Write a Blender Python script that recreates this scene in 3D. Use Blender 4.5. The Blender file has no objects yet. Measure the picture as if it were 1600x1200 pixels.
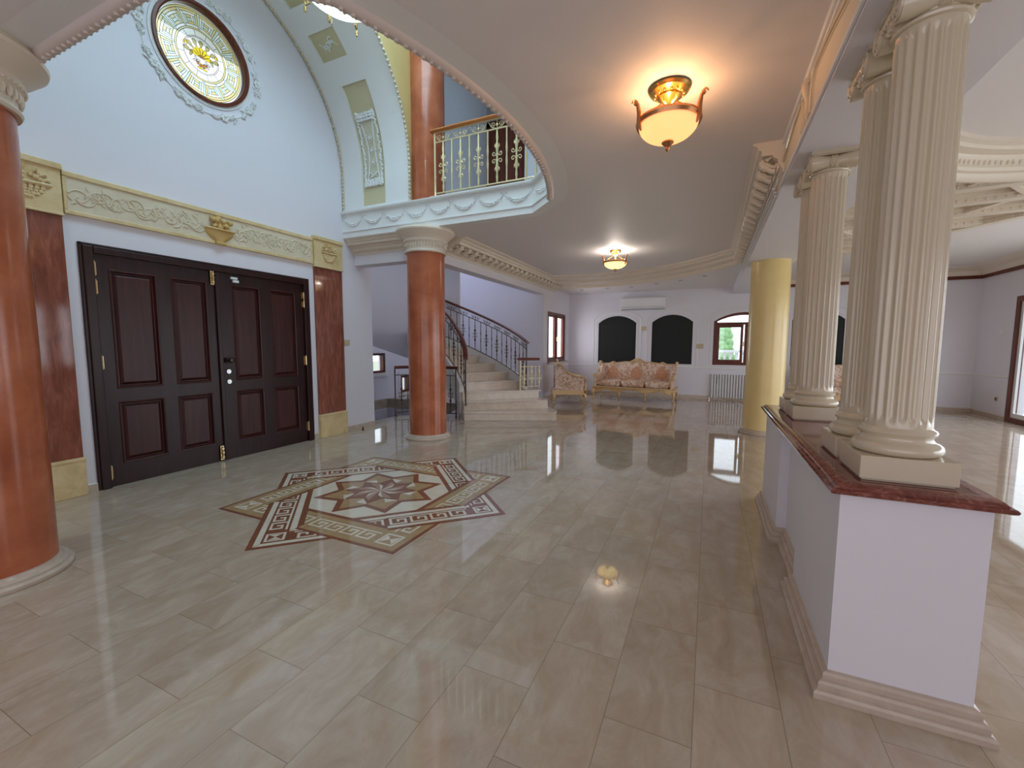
import bpy, math, random
from mathutils import Vector, Matrix
from mathutils.geometry import tessellate_polygon
random.seed(7)
PI = math.pi
S = bpy.context.scene
COL = S.collection

# ------------------------------------------------------------------ camera
def make_camera():
    f_px, pitch, roll, yaw = 668.72, 0.0911205, 0.0031910, 0.4307493
    f = Vector((-math.sin(yaw)*math.cos(pitch), math.cos(yaw)*math.cos(pitch), -math.sin(pitch)))
    r0 = Vector((math.cos(yaw), math.sin(yaw), 0)); u0 = r0.cross(f)
    r = r0*math.cos(roll)+u0*math.sin(roll); u = -r0*math.sin(roll)+u0*math.cos(roll)
    cam = bpy.data.cameras.new('camera'); o = bpy.data.objects.new('camera', cam); COL.objects.link(o)
    m = Matrix(((r.x, u.x, -f.x, 0), (r.y, u.y, -f.y, 0), (r.z, u.z, -f.z, 1.4), (0, 0, 0, 1)))
    o.matrix_world = m
    cam.sensor_width = 36; cam.lens = f_px/1600*36; cam.clip_start = .05; cam.clip_end = 200
    S.camera = o
make_camera()

# ------------------------------------------------------------------ view, world, daylight
S.view_settings.view_transform = 'Standard'
S.view_settings.look = 'None'
S.view_settings.gamma = 1
S.view_settings.use_curve_mapping = False
S.view_settings.exposure = 0.10
S.cycles.use_denoising = True
S.cycles.max_bounces = 8
S.cycles.diffuse_bounces = 5
S.cycles.glossy_bounces = 4
S.cycles.transparent_max_bounces = 12
S.cycles.sample_clamp_indirect = 4
S.cycles.caustics_reflective = False
S.cycles.caustics_refractive = False
w = bpy.data.worlds.new('world'); S.world = w; w.use_nodes = True
bg = w.node_tree.nodes['Background']; bg.inputs[0].default_value = (.80, .90, 1.0, 1); bg.inputs[1].default_value = 2.6

def area(name, loc, rot, sx, sy, power, color):
    l = bpy.data.lights.new(name, 'AREA'); l.shape = 'RECTANGLE'; l.size = sx; l.size_y = sy
    l.energy = power; l.color = color
    o = bpy.data.objects.new(name, l); COL.objects.link(o); o.location = loc; o.rotation_euler = rot
    return o
# two added fill lamps, then daylight at the roof light and windows
area('fill_rear', (0.2, -2.9, 1.45), (PI/2, 0, 0), 8.0, 2.3, 72, (.93, .92, 1.0))  # added fill behind the camera; the rear wall there is solid
area('fill_terrace_side', (5.02, 5.7, 1.3), (0, PI/2, 0), 2.2, 7.9, 72, (.93, .91, 1.0))  # added fill along the right wall, out of view
area('daylight_roof_light', (-2.7, 3.16, 6.55), (0, 0, 0), 2.0, 3.0, 108, (.66, .88, 1.0))
area('daylight_lounge_window', (-4.5, 11.2, 1.6), (0, -PI/2, 0), 1.6, 1.9, 55, (.94, .95, 1.0))
area('daylight_stair_window', (-5.9, 10.1, 5.45), (-PI/2, 0, 0), 2.2, 1.0, 60, (.70, .78, 1.0))

# ------------------------------------------------------------------ materials
MATS = {}
def new_mat(name):
    m = bpy.data.materials.new(name); m.use_nodes = True; MATS[name] = m
    nt = m.node_tree; return m, nt, nt.nodes['Principled BSDF'], nt.nodes.new
def plain(name, col, rough=.6, metal=0, bump=0, bscale=60, spec=.5, var=0, vscale=3, coat=0):
    m, nt, p, N = new_mat(name)
    p.inputs['Roughness'].default_value = rough; p.inputs['Metallic'].default_value = metal
    p.inputs['Specular IOR Level'].default_value = spec; p.inputs['Coat Weight'].default_value = coat
    p.inputs['Base Color'].default_value = (*col, 1)
    tc = N('ShaderNodeTexCoord')
    if var:
        n = N('ShaderNodeTexNoise'); n.inputs['Scale'].default_value = vscale; n.inputs['Detail'].default_value = 6
        mx = N('ShaderNodeMixRGB'); mx.inputs[1].default_value = (*[c*(1-var) for c in col], 1); mx.inputs[2].default_value = (*[min(1, c*(1+var)) for c in col], 1)
        nt.links.new(tc.outputs['Object'], n.inputs['Vector']); nt.links.new(n.outputs['Fac'], mx.inputs[0]); nt.links.new(mx.outputs[0], p.inputs['Base Color'])
    if bump:
        n = N('ShaderNodeTexNoise'); n.inputs['Scale'].default_value = bscale; n.inputs['Detail'].default_value = 4
        b = N('ShaderNodeBump'); b.inputs['Strength'].default_value = bump; b.inputs['Distance'].default_value = .01
        nt.links.new(tc.outputs['Object'], n.inputs['Vector']); nt.links.new(n.outputs['Fac'], b.inputs['Height']); nt.links.new(b.outputs[0], p.inputs['Normal'])
    return m
def stone(name, cols, scale, rough, stretch=(1, 1, 1), vein=None, veinscale=2.5, bump=0, detail=8, dist=.6):
    """marble or stone: noise through a colour ramp, thin veins from a second noise"""
    m, nt, p, N = new_mat(name); L = nt.links.new
    p.inputs['Roughness'].default_value = rough
    tc = N('ShaderNodeTexCoord'); mp = N('ShaderNodeMapping'); mp.inputs['Scale'].default_value = stretch
    L(tc.outputs['Object'], mp.inputs['Vector'])
    n = N('ShaderNodeTexNoise'); n.inputs['Scale'].default_value = scale; n.inputs['Detail'].default_value = detail; n.inputs['Roughness'].default_value = .62; n.inputs['Distortion'].default_value = dist
    L(mp.outputs[0], n.inputs['Vector'])
    r = N('ShaderNodeValToRGB'); e = r.color_ramp.elements
    e[0].position = .3; e[1].position = .7; e[0].color = (*cols[0], 1); e[1].color = (*cols[-1], 1)
    for i, c in enumerate(cols[1:-1]):
        x = e.new(.3+.4*(i+1)/(len(cols)-1)); x.color = (*c, 1)
    L(n.outputs['Fac'], r.inputs[0]); out = r.outputs[0]
    if vein:
        v = N('ShaderNodeTexNoise'); v.inputs['Scale'].default_value = veinscale; v.inputs['Detail'].default_value = 5; v.inputs['Distortion'].default_value = 1.6
        L(mp.outputs[0], v.inputs['Vector'])
        vr = N('ShaderNodeValToRGB'); q = vr.color_ramp.elements; q[0].position = .485; q[0].color = (0, 0, 0, 1); q[1].position = .5; q[1].color = (1, 1, 1, 1)
        z = q.new(.515); z.color = (0, 0, 0, 1)
        L(v.outputs['Fac'], vr.inputs[0])
        ml = N('ShaderNodeMath'); ml.operation = 'MULTIPLY'; ml.inputs[1].default_value = .55; L(vr.outputs[0], ml.inputs[0])
        mx = N('ShaderNodeMixRGB'); mx.inputs[2].default_value = (*vein, 1); L(ml.outputs[0], mx.inputs[0]); L(out, mx.inputs[1]); out = mx.outputs[0]
    L(out, p.inputs['Base Color'])
    if bump:
        b = N('ShaderNodeBump'); b.inputs['Strength'].default_value = bump; b.inputs['Distance'].default_value = .01
        L(n.outputs['Fac'], b.inputs['Height']); L(b.outputs[0], p.inputs['Normal'])
    return m
def wood(name, c1, c2, rough=.3, axis=2, scale=1.0):
    m, nt, p, N = new_mat(name); L = nt.links.new; p.inputs['Roughness'].default_value = rough
    tc = N('ShaderNodeTexCoord'); mp = N('ShaderNodeMapping'); s = [28*scale]*3; s[axis] = 1.6*scale; mp.inputs['Scale'].default_value = s
    n = N('ShaderNodeTexNoise'); n.inputs['Scale'].default_value = 1.0; n.inputs['Detail'].default_value = 7; n.inputs['Distortion'].default_value = .4
    p.inputs['Specular IOR Level'].default_value = .35
    r = N('ShaderNodeValToRGB'); e = r.color_ramp.elements; e[0].position = .35; e[1].position = .68; e[0].color = (*c1, 1); e[1].color = (*c2, 1)
    L(tc.outputs['Object'], mp.inputs[0]); L(mp.outputs[0], n.inputs['Vector']); L(n.outputs['Fac'], r.inputs[0]); L(r.outputs[0], p.inputs['Base Color'])
    b = N('ShaderNodeBump'); b.inputs['Strength'].default_value = .08; L(n.outputs['Fac'], b.inputs['Height']); L(b.outputs[0], p.inputs['Normal'])
    return m
def glow(name, col, strength, glass=None):
    m, nt, p, N = new_mat(name)
    p.inputs['Base Color'].default_value = (*col, 1); p.inputs['Emission Color'].default_value = (*col, 1); p.inputs['Emission Strength'].default_value = strength
    p.inputs['Roughness'].default_value = .25
    return m
def thin_glass(name, tint=(1, 1, 1), refl=.08):
    m = bpy.data.materials.new(name); m.use_nodes = True; nt = m.node_tree; nt.nodes.clear(); N = nt.nodes.new
    o = N('ShaderNodeOutputMaterial'); t = N('ShaderNodeBsdfTransparent'); g = N('ShaderNodeBsdfGlossy'); x = N('ShaderNodeMixShader')
    t.inputs[0].default_value = (*tint, 1); g.inputs['Roughness'].default_value = .02; x.inputs[0].default_value = refl
    nt.links.new(t.outputs[0], x.inputs[1]); nt.links.new(g.outputs[0], x.inputs[2]); nt.links.new(x.outputs[0], o.inputs[0])
    MATS[name] = m; return m
def floor_marble():
    m, nt, p, N = new_mat('floor_marble'); L = nt.links.new
    tc = N('ShaderNodeTexCoord'); sep = N('ShaderNodeSeparateXYZ'); L(tc.outputs['Object'], sep.inputs[0])
    com = N('ShaderNodeCombineXYZ'); ay = N('ShaderNodeMath'); ay.operation = 'ADD'; ay.inputs[1].default_value = 6.30-.25; ax = N('ShaderNodeMath'); ax.operation = 'ADD'; ax.inputs[1].default_value = .307*60
    L(sep.outputs['Y'], ay.inputs[0]); L(sep.outputs['X'], ax.inputs[0]); L(ay.outputs[0], com.inputs[0]); L(ax.outputs[0], com.inputs[1])
    br = N('ShaderNodeTexBrick'); br.offset = .5; br.offset_frequency = 2; br.squash = 1
    br.inputs['Color1'].default_value = (0, 0, 0, 1); br.inputs['Color2'].default_value = (1, 1, 1, 1); br.inputs['Mortar'].default_value = (.5, .5, .5, 1)
    br.inputs['Scale'].default_value = 1; br.inputs['Mortar Size'].default_value = .0012; br.inputs['Mortar Smooth'].default_value = .0; br.inputs['Bias'].default_value = 0
    br.inputs['Brick Width'].default_value = .63; br.inputs['Row Height'].default_value = .307
    L(com.outputs[0], br.inputs['Vector'])
    n = N('ShaderNodeTexNoise'); n.inputs['Scale'].default_value = 4.5; n.inputs['Detail'].default_value = 9; n.inputs['Roughness'].default_value = .68; n.inputs['Distortion'].default_value = .7
    off = N('ShaderNodeMixRGB'); off.blend_type = 'ADD'; off.inputs[0].default_value = 1
    sc = N('ShaderNodeMixRGB'); sc.blend_type = 'MULTIPLY'; sc.inputs[0].default_value = 1; sc.inputs[2].default_value = (7, 3, 5, 1)
    L(br.outputs['Color'], sc.inputs[1]); L(tc.outputs['Object'], off.inputs[1]); L(sc.outputs[0], off.inputs[2])
    mp = N('ShaderNodeMapping'); mp.inputs['Scale'].default_value = (1.5, .75, 1); mp.inputs['Rotation'].default_value = (0, 0, .5); L(off.outputs[0], mp.inputs[0]); L(mp.outputs[0], n.inputs['Vector'])
    r = N('ShaderNodeValToRGB'); e = r.color_ramp.elements; e[0].position = .30; e[1].position = .72
    e[0].color = (.44, .345, .25, 1); e[1].color = (.58, .51, .42, 1); x = e.new(.5); x.color = (.50, .41, .315, 1)
    L(n.outputs['Fac'], r.inputs[0])
    # tile-to-tile tone
    tn = N('ShaderNodeMixRGB'); tn.blend_type = 'MULTIPLY'; tn.inputs[0].default_value = 1
    tr = N('ShaderNodeValToRGB'); q = tr.color_ramp.elements; q[0].color = (.93, .925, .91, 1); q[1].color = (1.03, 1.02, 1.02, 1)
    L(br.outputs['Color'], tr.inputs[0]); L(r.outputs[0], tn.inputs[1]); L(tr.outputs[0], tn.inputs[2])
    gm = N('ShaderNodeMixRGB'); gm.inputs[2].default_value = (.20, .14, .085, 1)
    gf = N('ShaderNodeMath'); gf.operation = 'MULTIPLY'; gf.inputs[1].default_value = .8; L(br.outputs['Fac'], gf.inputs[0]); L(gf.outputs[0], gm.inputs[0]); L(tn.outputs[0], gm.inputs[1])
    L(gm.outputs[0], p.inputs['Base Color']); p.inputs['Roughness'].default_value = .07; p.inputs['Specular IOR Level'].default_value = .8
    rr = N('ShaderNodeValToRGB'); z = rr.color_ramp.elements; z[0].color = (.02,)*3+(1,); z[1].color = (.06,)*3+(1,); L(n.outputs['Fac'], rr.inputs[0]); L(rr.outputs[0], p.inputs['Roughness'])
    return m
def damask():
    """cream brocade with orange medallions and brown scroll patches"""
    m, nt, p, N = new_mat('damask_fabric'); L = nt.links.new; p.inputs['Roughness'].default_value = .65
    tc = N('ShaderNodeTexCoord')
    n = N('ShaderNodeTexNoise'); n.inputs['Scale'].default_value = 13; n.inputs['Detail'].default_value = 4; n.inputs['Distortion'].default_value = 1.2
    L(tc.outputs['Object'], n.inputs['Vector'])
    r = N('ShaderNodeValToRGB'); e = r.color_ramp.elements; e[0].position = .42; e[0].color = (.56, .33, .20, 1); e[1].position = .56; e[1].color = (.82, .66, .55, 1)
    L(n.outputs['Fac'], r.inputs[0])
    L(r.outputs[0], p.inputs['Base Color'])
    return m

M_WALL = plain('wall_paint', (.79, .775, .84), .55, bump=.02, bscale=90)
M_CEIL = plain('ceiling_paint', (.80, .765, .765), .6)
M_PLAS = plain('white_plaster', (.82, .83, .82), .45)
M_PEARL = plain('pearl_cream_plaster', (.64, .555, .41), .2, spec=.8, coat=.3)
M_CORN = plain('cornice_plaster', (.78, .70, .59), .38)
M_BEIGE = plain('beige_paint', (.62, .56, .35), .5)
M_TAN = plain('tan_paint', (.68, .52, .22), .45, var=.1, vscale=2)
M_YEL = plain('yellow_marble_paint', (.84, .66, .30), .22, var=.06, vscale=5)
M_RED = stone('red_marble_paint', [(.33, .085, .038), (.44, .125, .055), (.54, .175, .085)], 3.0, .18, dist=.3)
M_PIL = stone('pilaster_marble', [(.17, .050, .032), (.26, .080, .050), (.36, .13, .09)], 9, .07, stretch=(2.2, 2.2, .40), detail=10, dist=.9)
M_PATCH = stone('pale_marble_inset', [(.42, .30, .20), (.62, .52, .38)], 22, .1, stretch=(1, 1, .5))
M_TOP = stone('rosso_marble', [(.11, .028, .02), (.20, .055, .040), (.30, .10, .075)], 26, .08, vein=(.5, .25, .2), veinscale=9)
M_STONE = stone('carved_stone', [(.60, .44, .20), (.72, .56, .30), (.78, .63, .38)], 6, .4)
M_STONE2 = stone('pale_carved_stone', [(.66, .57, .41), (.74, .66, .50)], 7, .45)
M_URN = plain('ochre_stone', (.62, .42, .15), .4, var=.1, vscale=12)
M_BASE = stone('base_marble', [(.50, .41, .33), (.60, .50, .41)], 14, .18)
M_DOOR = wood('mahogany', (.016, .004, .0045), (.034, .008, .007), .32)
M_DOORP = wood('mahogany_panel', (.034, .007, .006), (.066, .014, .011), .34)
M_WOOD = wood('red_brown_wood', (.10, .022, .012), (.18, .045, .024), .28)
M_RAILW = wood('orange_wood', (.40, .13, .035), (.58, .22, .07), .3, axis=0)
M_GOLD = plain('gold_metal', (.85, .56, .18), .22, metal=1)
M_BRASS = plain('brass', (.75, .60, .32), .25, metal=1)
M_BRONZE = plain('copper_bronze', (.62, .30, .14), .3, metal=1)
M_STEEL = plain('steel', (.7, .7, .68), .25, metal=1)
M_DKMETAL = plain('dark_bronze', (.06, .045, .035), .3, metal=.8)
M_IRONC = plain('cream_gold_iron', (.78, .66, .38), .3, metal=.3)
M_IRON = plain('dark_wrought_iron', (.10, .075, .06), .4, metal=.5)
M_BLACK = plain('black_blind_fabric', (.008, .010, .010), .7)
M_WHITE = plain('white_enamel', (.82, .82, .84), .3)
M_GREY = plain('grey_plastic', (.4, .4, .41), .5)
M_SWITCH = plain('beige_plastic', (.60, .50, .34), .35)
M_GILT = plain('gilt_wood', (.72, .50, .25), .3, metal=.25)
M_TREAD = stone('stair_marble', [(.62, .52, .42), (.74, .64, .54)], 8, .15)
M_GLASS = thin_glass('window_glass')
M_SKYG = thin_glass('skylight_glass', (.9, .97, 1))
def alabaster(name, col, e):
    m, nt, p, N = new_mat(name); nt.nodes.remove(p); o = nt.nodes['Material Output']; L = nt.links.new
    t = N('ShaderNodeBsdfTranslucent'); t.inputs[0].default_value = (*col, 1); d = N('ShaderNodeBsdfDiffuse'); d.inputs[0].default_value = (*col, 1); em = N('ShaderNodeEmission'); em.inputs[0].default_value = (*col, 1); em.inputs[1].default_value = e
    a = N('ShaderNodeMixShader'); a.inputs[0].default_value = .35; b = N('ShaderNodeAddShader'); L(t.outputs[0], a.inputs[1]); L(d.outputs[0], a.inputs[2]); L(a.outputs[0], b.inputs[0]); L(em.outputs[0], b.inputs[1]); L(b.outputs[0], o.inputs[0]); return m
M_BOWL = alabaster('lit_alabaster', (1.0, .74, .44), .34)
M_BOWL2 = alabaster('lit_yellow_alabaster', (1.0, .88, .55), .38)
M_BOWL3 = glow('lit_white_alabaster', (.88, 1.0, .86), .95)
M_DAM = damask(); M_ORANGE = plain('orange_brocade', (.60, .31, .18), .7, var=.35, vscale=22)
M_FLOOR = floor_marble()
M_STAR_BR = stone('inlay_brown_marble', [(.17, .065, .035), (.29, .12, .07)], 60, .07)
M_STAR_TAN = stone('inlay_tan_marble', [(.36, .24, .12), (.46, .33, .18)], 14, .07)
M_STAR_CR = stone('inlay_cream_marble', [(.66, .60, .48), (.74, .69, .58)], 9, .07)
M_STAR_PK = stone('inlay_rose_marble', [(.34, .20, .15), (.42, .27, .20)], 12, .07)
M_GRASS = plain('lawn', (.34, .36, .26), .9, var=.3, vscale=30)
M_LEAF = plain('hedge_leaves', (.26, .46, .22), .8, bump=1, bscale=18, var=.4, vscale=14)
M_EXT = plain('exterior_render', (.82, .80, .78), .7)
M_DARKST = stone('dark_mosaic_stone', [(.05, .045, .05), (.16, .15, .16)], 40, .25)

# ------------------------------------------------------------------ mesh building
class MB:
    def __init__(s): s.v = []; s.f = []; s.mi = []; s.cur = 0
    def add(s, vs, fs):
        b = len(s.v); s.v += [tuple(p) for p in vs]; s.f += [tuple(i+b for i in q) for q in fs]; s.mi += [s.cur]*len(fs); return s
    def box(s, x0, x1, y0, y1, z0, z1):
        x0, x1 = min(x0, x1), max(x0, x1); y0, y1 = min(y0, y1), max(y0, y1); z0, z1 = min(z0, z1), max(z0, z1)
        return s.add([(x0, y0, z0), (x1, y0, z0), (x1, y1, z0), (x0, y1, z0), (x0, y0, z1), (x1, y0, z1), (x1, y1, z1), (x0, y1, z1)],
                     [(0, 3, 2, 1), (4, 5, 6, 7), (0, 1, 5, 4), (1, 2, 6, 5), (2, 3, 7, 6), (3, 0, 4, 7)])
    def lathe(s, prof, n=32, c=(0, 0, 0), close=True, axis=None):
        """prof: (radius, height) pairs; axis: optional 3x3 matrix"""
        vs = []
        for r, z in prof:
            for k in range(n):
                a = 2*PI*k/n; p = Vector((r*math.cos(a), r*math.sin(a), z))
                if axis is not None: p = axis @ p
                vs.append(p+Vector(c))
        fs = []
        for j in range(len(prof)-1):
            for k in range(n):
                a, b = j*n+k, j*n+(k+1) % n; fs.append((a, b, b+n, a+n))
        if close:
            fs.append(tuple(range(n))[::-1]); fs.append(tuple((len(prof)-1)*n+k for k in range(n)))
        return s.add(vs, fs)
    def tube(s, pts, r, n=8, closed=False, cap=True):
        pts = [Vector(p) for p in pts]; m = len(pts)
        rs = r if isinstance(r, (list, tuple)) else [r]*m
        vs = []; prev = None
        for i, p in enumerate(pts):
            a = pts[(i-1) % m] if (closed or i > 0) else p; b = pts[(i+1) % m] if (closed or i < m-1) else p
            t = (b-a); t = t.normalized() if t.length > 1e-9 else Vector((0, 0, 1))
            if prev is None:
                ref = Vector((0, 0, 1)) if abs(t.z) < .9 else Vector((1, 0, 0)); x = t.cross(ref).normalized()
            else:
                x = prev-t*prev.dot(t); x = x.normalized() if x.length > 1e-6 else t.cross(Vector((0, 1, .3))).normalized()
            prev = x; y = t.cross(x)
            for k in range(n):
                q = 2*PI*k/n; vs.append(p+x*(rs[i]*math.cos(q))+y*(rs[i]*math.sin(q)))
        fs = []
        for j in range(m if closed else m-1):
            for k in range(n):
                a, b = j*n+k, j*n+(k+1) % n; c, d = ((j+1) % m)*n+(k+1) % n, ((j+1) % m)*n+k; fs.append((a, b, c, d))
        if not closed and cap: fs.append(tuple(range(n))[::-1]); fs.append(tuple((m-1)*n+k for k in range(n)))
        return s.add(vs, fs)
    def blob(s, c, r, n=8, m=6, rot=None):
        c = Vector(c); rx, ry, rz = r if isinstance(r, (list, tuple)) else (r, r, r)
        vs = []
        for j in range(1, m):
            t = PI*j/m
            for k in range(n):
                a = 2*PI*k/n; p = Vector((rx*math.sin(t)*math.cos(a), ry*math.sin(t)*math.sin(a), rz*math.cos(t))); vs.append((rot @ p if rot else p)+c)
        top = Vector((0, 0, rz)); bot = -top
        if rot: top = rot @ top; bot = rot @ bot
        vs += [top+c, bot+c]; fs = []
        for j in range(m-2):
            for k in range(n): a, b = j*n+k, j*n+(k+1) % n; fs.append((a, a+n, b+n, b))
        T = (m-1)*n
        for k in range(n): fs.append((T, k, (k+1) % n)); fs.append((T+1, (m-2)*n+(k+1) % n, (m-2)*n+k))
        return s.add(vs, fs)
    def prism(s, poly, z0, z1, fr=None, holes=()):
        """poly in (u,v), extruded w0..w1; fr maps (u,v,w) to the world"""
        fr = fr or (lambda u, v, w: (u, v, w)); loops = [list(poly)]+[list(h) for h in holes]
        flat = [p for l in loops for p in l]; n = len(flat)
        tris = tessellate_polygon([[Vector((p[0], p[1], 0)) for p in l] for l in loops])
        vs = [fr(p[0], p[1], z0) for p in flat]+[fr(p[0], p[1], z1) for p in flat]; fs = []
        for t in tris: fs.append(tuple(t)); fs.append(tuple(i+n for i in reversed(t)))
        o = 0
        for l in loops:
            k = len(l)
            for i in range(k): a, b = o+i, o+(i+1) % k; fs.append((a, b, b+n, a+n))
            o += k
        return s.add(vs, fs)
    def sweep(s, prof, path, closed=False, cap=True, z=0):
        """prof: (out, height); out is to the right of travel along path (x,y)"""
        m = len(path); P = [Vector((p[0], p[1])) for p in path]; vs = []; k = len(prof)
        for i in range(m):
            d0 = (P[i]-P[(i-1) % m]) if (closed or i > 0) else (P[1]-P[0]); d1 = (P[(i+1) % m]-P[i]) if (closed or i < m-1) else (P[i]-P[i-1])
            d0.normalize(); d1.normalize(); n0 = Vector((d0.y, -d0.x)); n1 = Vector((d1.y, -d1.x)); nn = n0+n1
            nn = nn/ max(.3, nn.length_squared/2)
            for o, h in prof: q = P[i]+nn*o; vs.append((q.x, q.y, h+z))
        fs = []
        for i in range(m if closed else m-1):
            for j in range(k): a = i*k+j; b = i*k+(j+1) % k; c = ((i+1) % m)*k; fs.append((a, b, c+(j+1) % k, c+j))
        if not closed and cap: fs.append(tuple(range(k))[::-1]); fs.append(tuple((m-1)*k+j for j in range(k)))
        return s.add(vs, fs)
    def build(s, name, mat, parent=None, smooth=False, loc=None, bevel=0, angle=40):
        me = bpy.data.meshes.new(name); me.from_pydata(s.v, [], s.f)
        mats = mat if isinstance(mat, (list, tuple)) else [mat]
        for x in mats: me.materials.append(x)
        if len(mats) > 1: me.polygons.foreach_set('material_index', s.mi)
        me.update()
        import bmesh as _b
        bm = _b.new(); bm.from_mesh(me); _b.ops.recalc_face_normals(bm, faces=bm.faces); bm.to_mesh(me); bm.free()
        if smooth:
            me.polygons.foreach_set('use_smooth', [True]*len(me.polygons))
            try: me.set_sharp_from_angle(angle=math.radians(angle))
            except Exception: pass
        o = bpy.data.objects.new(name, me); COL.objects.link(o)
        if parent: o.parent = parent; o.matrix_parent_inverse = Matrix.Translation(parent.location).inverted() if loc is None else Matrix()
        if loc is not None: o.location = loc
        if bevel:
            b = o.modifiers.new('bevel', 'BEVEL'); b.width = bevel; b.segments = 2; b.limit_method = 'ANGLE'
        return o
def tag(o, label, cat, group=None, kind=None):
    if label: o['label'] = label
    if cat: o['category'] = cat
    if group: o['group'] = group
    if kind: o['kind'] = kind
    return o
def struct(o, label=None): 
    o['kind'] = 'structure'
    if label: o['label'] = label
    return o
def empty(name, loc, label, cat, group=None):
    o = bpy.data.objects.new(name, None); COL.objects.link(o); o.location = loc; o.empty_display_size = .1
    return tag(o, label, cat, group)
def copy_tree(o, parent=None):
    c = o.copy(); COL.objects.link(c)
    if parent: c.parent = parent
    for ch in list(o.children): copy_tree(ch, c)
    return c
def arc(cx, cy, r, a0, a1, n): return [(cx+r*math.cos(math.radians(a0+(a1-a0)*i/n)), cy+r*math.sin(math.radians(a0+(a1-a0)*i/n))) for i in range(n+1)]
def rect(u0, u1, v0, v1): return [(u0, v0), (u1, v0), (u1, v1), (u0, v1)]
FX = lambda x: (lambda u, v, w: (x+w, u, v))      # u along Y, v up, w towards +X
FY = lambda y: (lambda u, v, w: (u, y-w, v))      # u along X, v up, w towards the camera (-Y)
def spiral(c, r0, turns, u, v, n=26, start=0, sgn=1, r1=.0):
    c = Vector(c); u = Vector(u); v = Vector(v); out = []
    for i in range(n+1):
        t = i/n; r = r0*(1-t)+r1*t; a = start+sgn*turns*2*PI*t; out.append(c+u*(r*math.cos(a))+v*(r*math.sin(a)))
    return out
def relief_scrolls(mb, fr, pts, r=.012, amp=.06, rnd=None):
    """a foliate scroll along pts (u,v): stem, curling tendrils and leaves, half sunk in the surface"""
    rnd = rnd or random
    for i in range(len(pts)-1):
        (u0, v0), (u1, v1) = pts[i], pts[i+1]
        sg = 1 if i % 2 else -1; stem = []
        for k in range(11):
            t = k/10; stem.append(fr(u0+(u1-u0)*t, v0+(v1-v0)*t+sg*amp*.5*math.sin(t*PI), 0))
        mb.tube(stem, [r*.8]*11, 5)
        um, vm = (u0+u1)/2, (v0+v1)/2+sg*amp*.2
        for q in range(2):
            sp = []
            st = rnd.uniform(0, 6.28)
            for k in range(15):
                t = k/14; rr = amp*.75*(1-t*.9); a = st+(1 if q else -1)*t*2*PI*1.1; sp.append(fr(um+(q-.5)*abs(u1-u0)*.45+rr*math.cos(a), vm+rr*math.sin(a)*.9, 0))
            mb.tube(sp, [r*(1-.5*k/14) for k in range(15)], 5)
        for q in range(5):
            a = rnd.uniform(0, 6.28); R = rnd.uniform(.3, 1)*amp; uu, vv = um+math.cos(a)*R*1.4, vm+math.sin(a)*R
            p0 = Vector(fr(uu, vv, 0)); p1 = Vector(fr(uu+math.cos(a*1.7)*amp*.45, vv+math.sin(a*1.7)*amp*.45, 0)); pm = (p0+p1)/2
            mb.tube([p0, pm, p1], [r*.3, r*1.1, r*.2], 5)

# ================================================================== THE SETTING
XW = -5.253          # entrance wall plane
HC = 3.04            # lower ceiling
HF = 3.42            # gallery floor
YA = 3.18            # axis of door, window and vault
FL = lambda z: (lambda u, v, w: (u, v, z+w))
# floor with the stair well cut out
WELL = [(-7.55, 5.85), (-5.62, 5.85), (-5.52, 6.72), (-4.75, 7.25), (-5.2, 8.7), (-7.55, 8.7)]
struct(MB().prism(rect(-7.8, 5.3, -3.1, 12.5), -.25, 0, FL(0), [WELL]).build('floor', M_FLOOR))
# opening of the gallery
OP = [(XW, 5.12), (-2.08, 5.12), (-1.66, 4.70)]
_cy, _R = 3.16, 4.1; _cx = -1.36-_R
_a = math.degrees(math.asin((4.70-_cy)/_R))
ARC = arc(_cx, _cy, _R, _a, -_a, 22)
OP = [(XW, 5.12), (-2.08, 5.12), ARC[0]]+ARC[1:]+[(-2.08, 1.20), (XW, 1.20)]
# lower ceiling: main slab with the opening; the lounge recess and living-room recess end at curved drops
def inset(path, d):
    out = []
    for i, p in enumerate(path):
        a = Vector(path[max(0, i-1)]); b = Vector(path[min(len(path)-1, i+1)]); t = (b-a).normalized(); out.append((p[0]-t.y*d, p[1]+t.x*d))
    return out
OPI = inset(OP, .15)
struct(MB().prism([(XW, -3.1), (5.3, -3.1), (5.3, 12.5), (-4.03, 12.5), (-4.03, 5.34), (XW, 5.34)]+[(XW, OPI[0][1])]+OPI[1:-1]+[(XW, OPI[-1][1])], 0, HF-HC, FL(HC)).build('ceiling', M_CEIL))
# dropped ceiling at the far end of the lounge, curved front
_c = (-2.3, 3.2); LA = []
for x in [(-3.80+i*(.49+3.80)/24) for i in range(25)]:
    # curve through the measured points of the drop
    P = [(-3.9, 10.95), (-3.0, 11.08), (-2.156, 11.01), (-1.12, 10.6), (-.48, 10.08), (.05, 9.45), (.53, 8.72)]
    for k in range(len(P)-1):
        if P[k][0] <= x <= P[k+1][0]:
            t = (x-P[k][0])/(P[k+1][0]-P[k][0]); LA.append((x, P[k][1]*(1-t)+P[k+1][1]*t))
for _ in range(3): LA = [LA[0]]+[(LA[i][0], (LA[i-1][1]+LA[i][1]*2+LA[i+1][1])/4) for i in range(1, len(LA)-1)]+[LA[-1]]
struct(MB().prism(LA+[(.49, 12.3), (-3.80, 12.3)], 0, HC-2.87, FL(2.87)).build('ceiling_lounge', M_CEIL))

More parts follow.
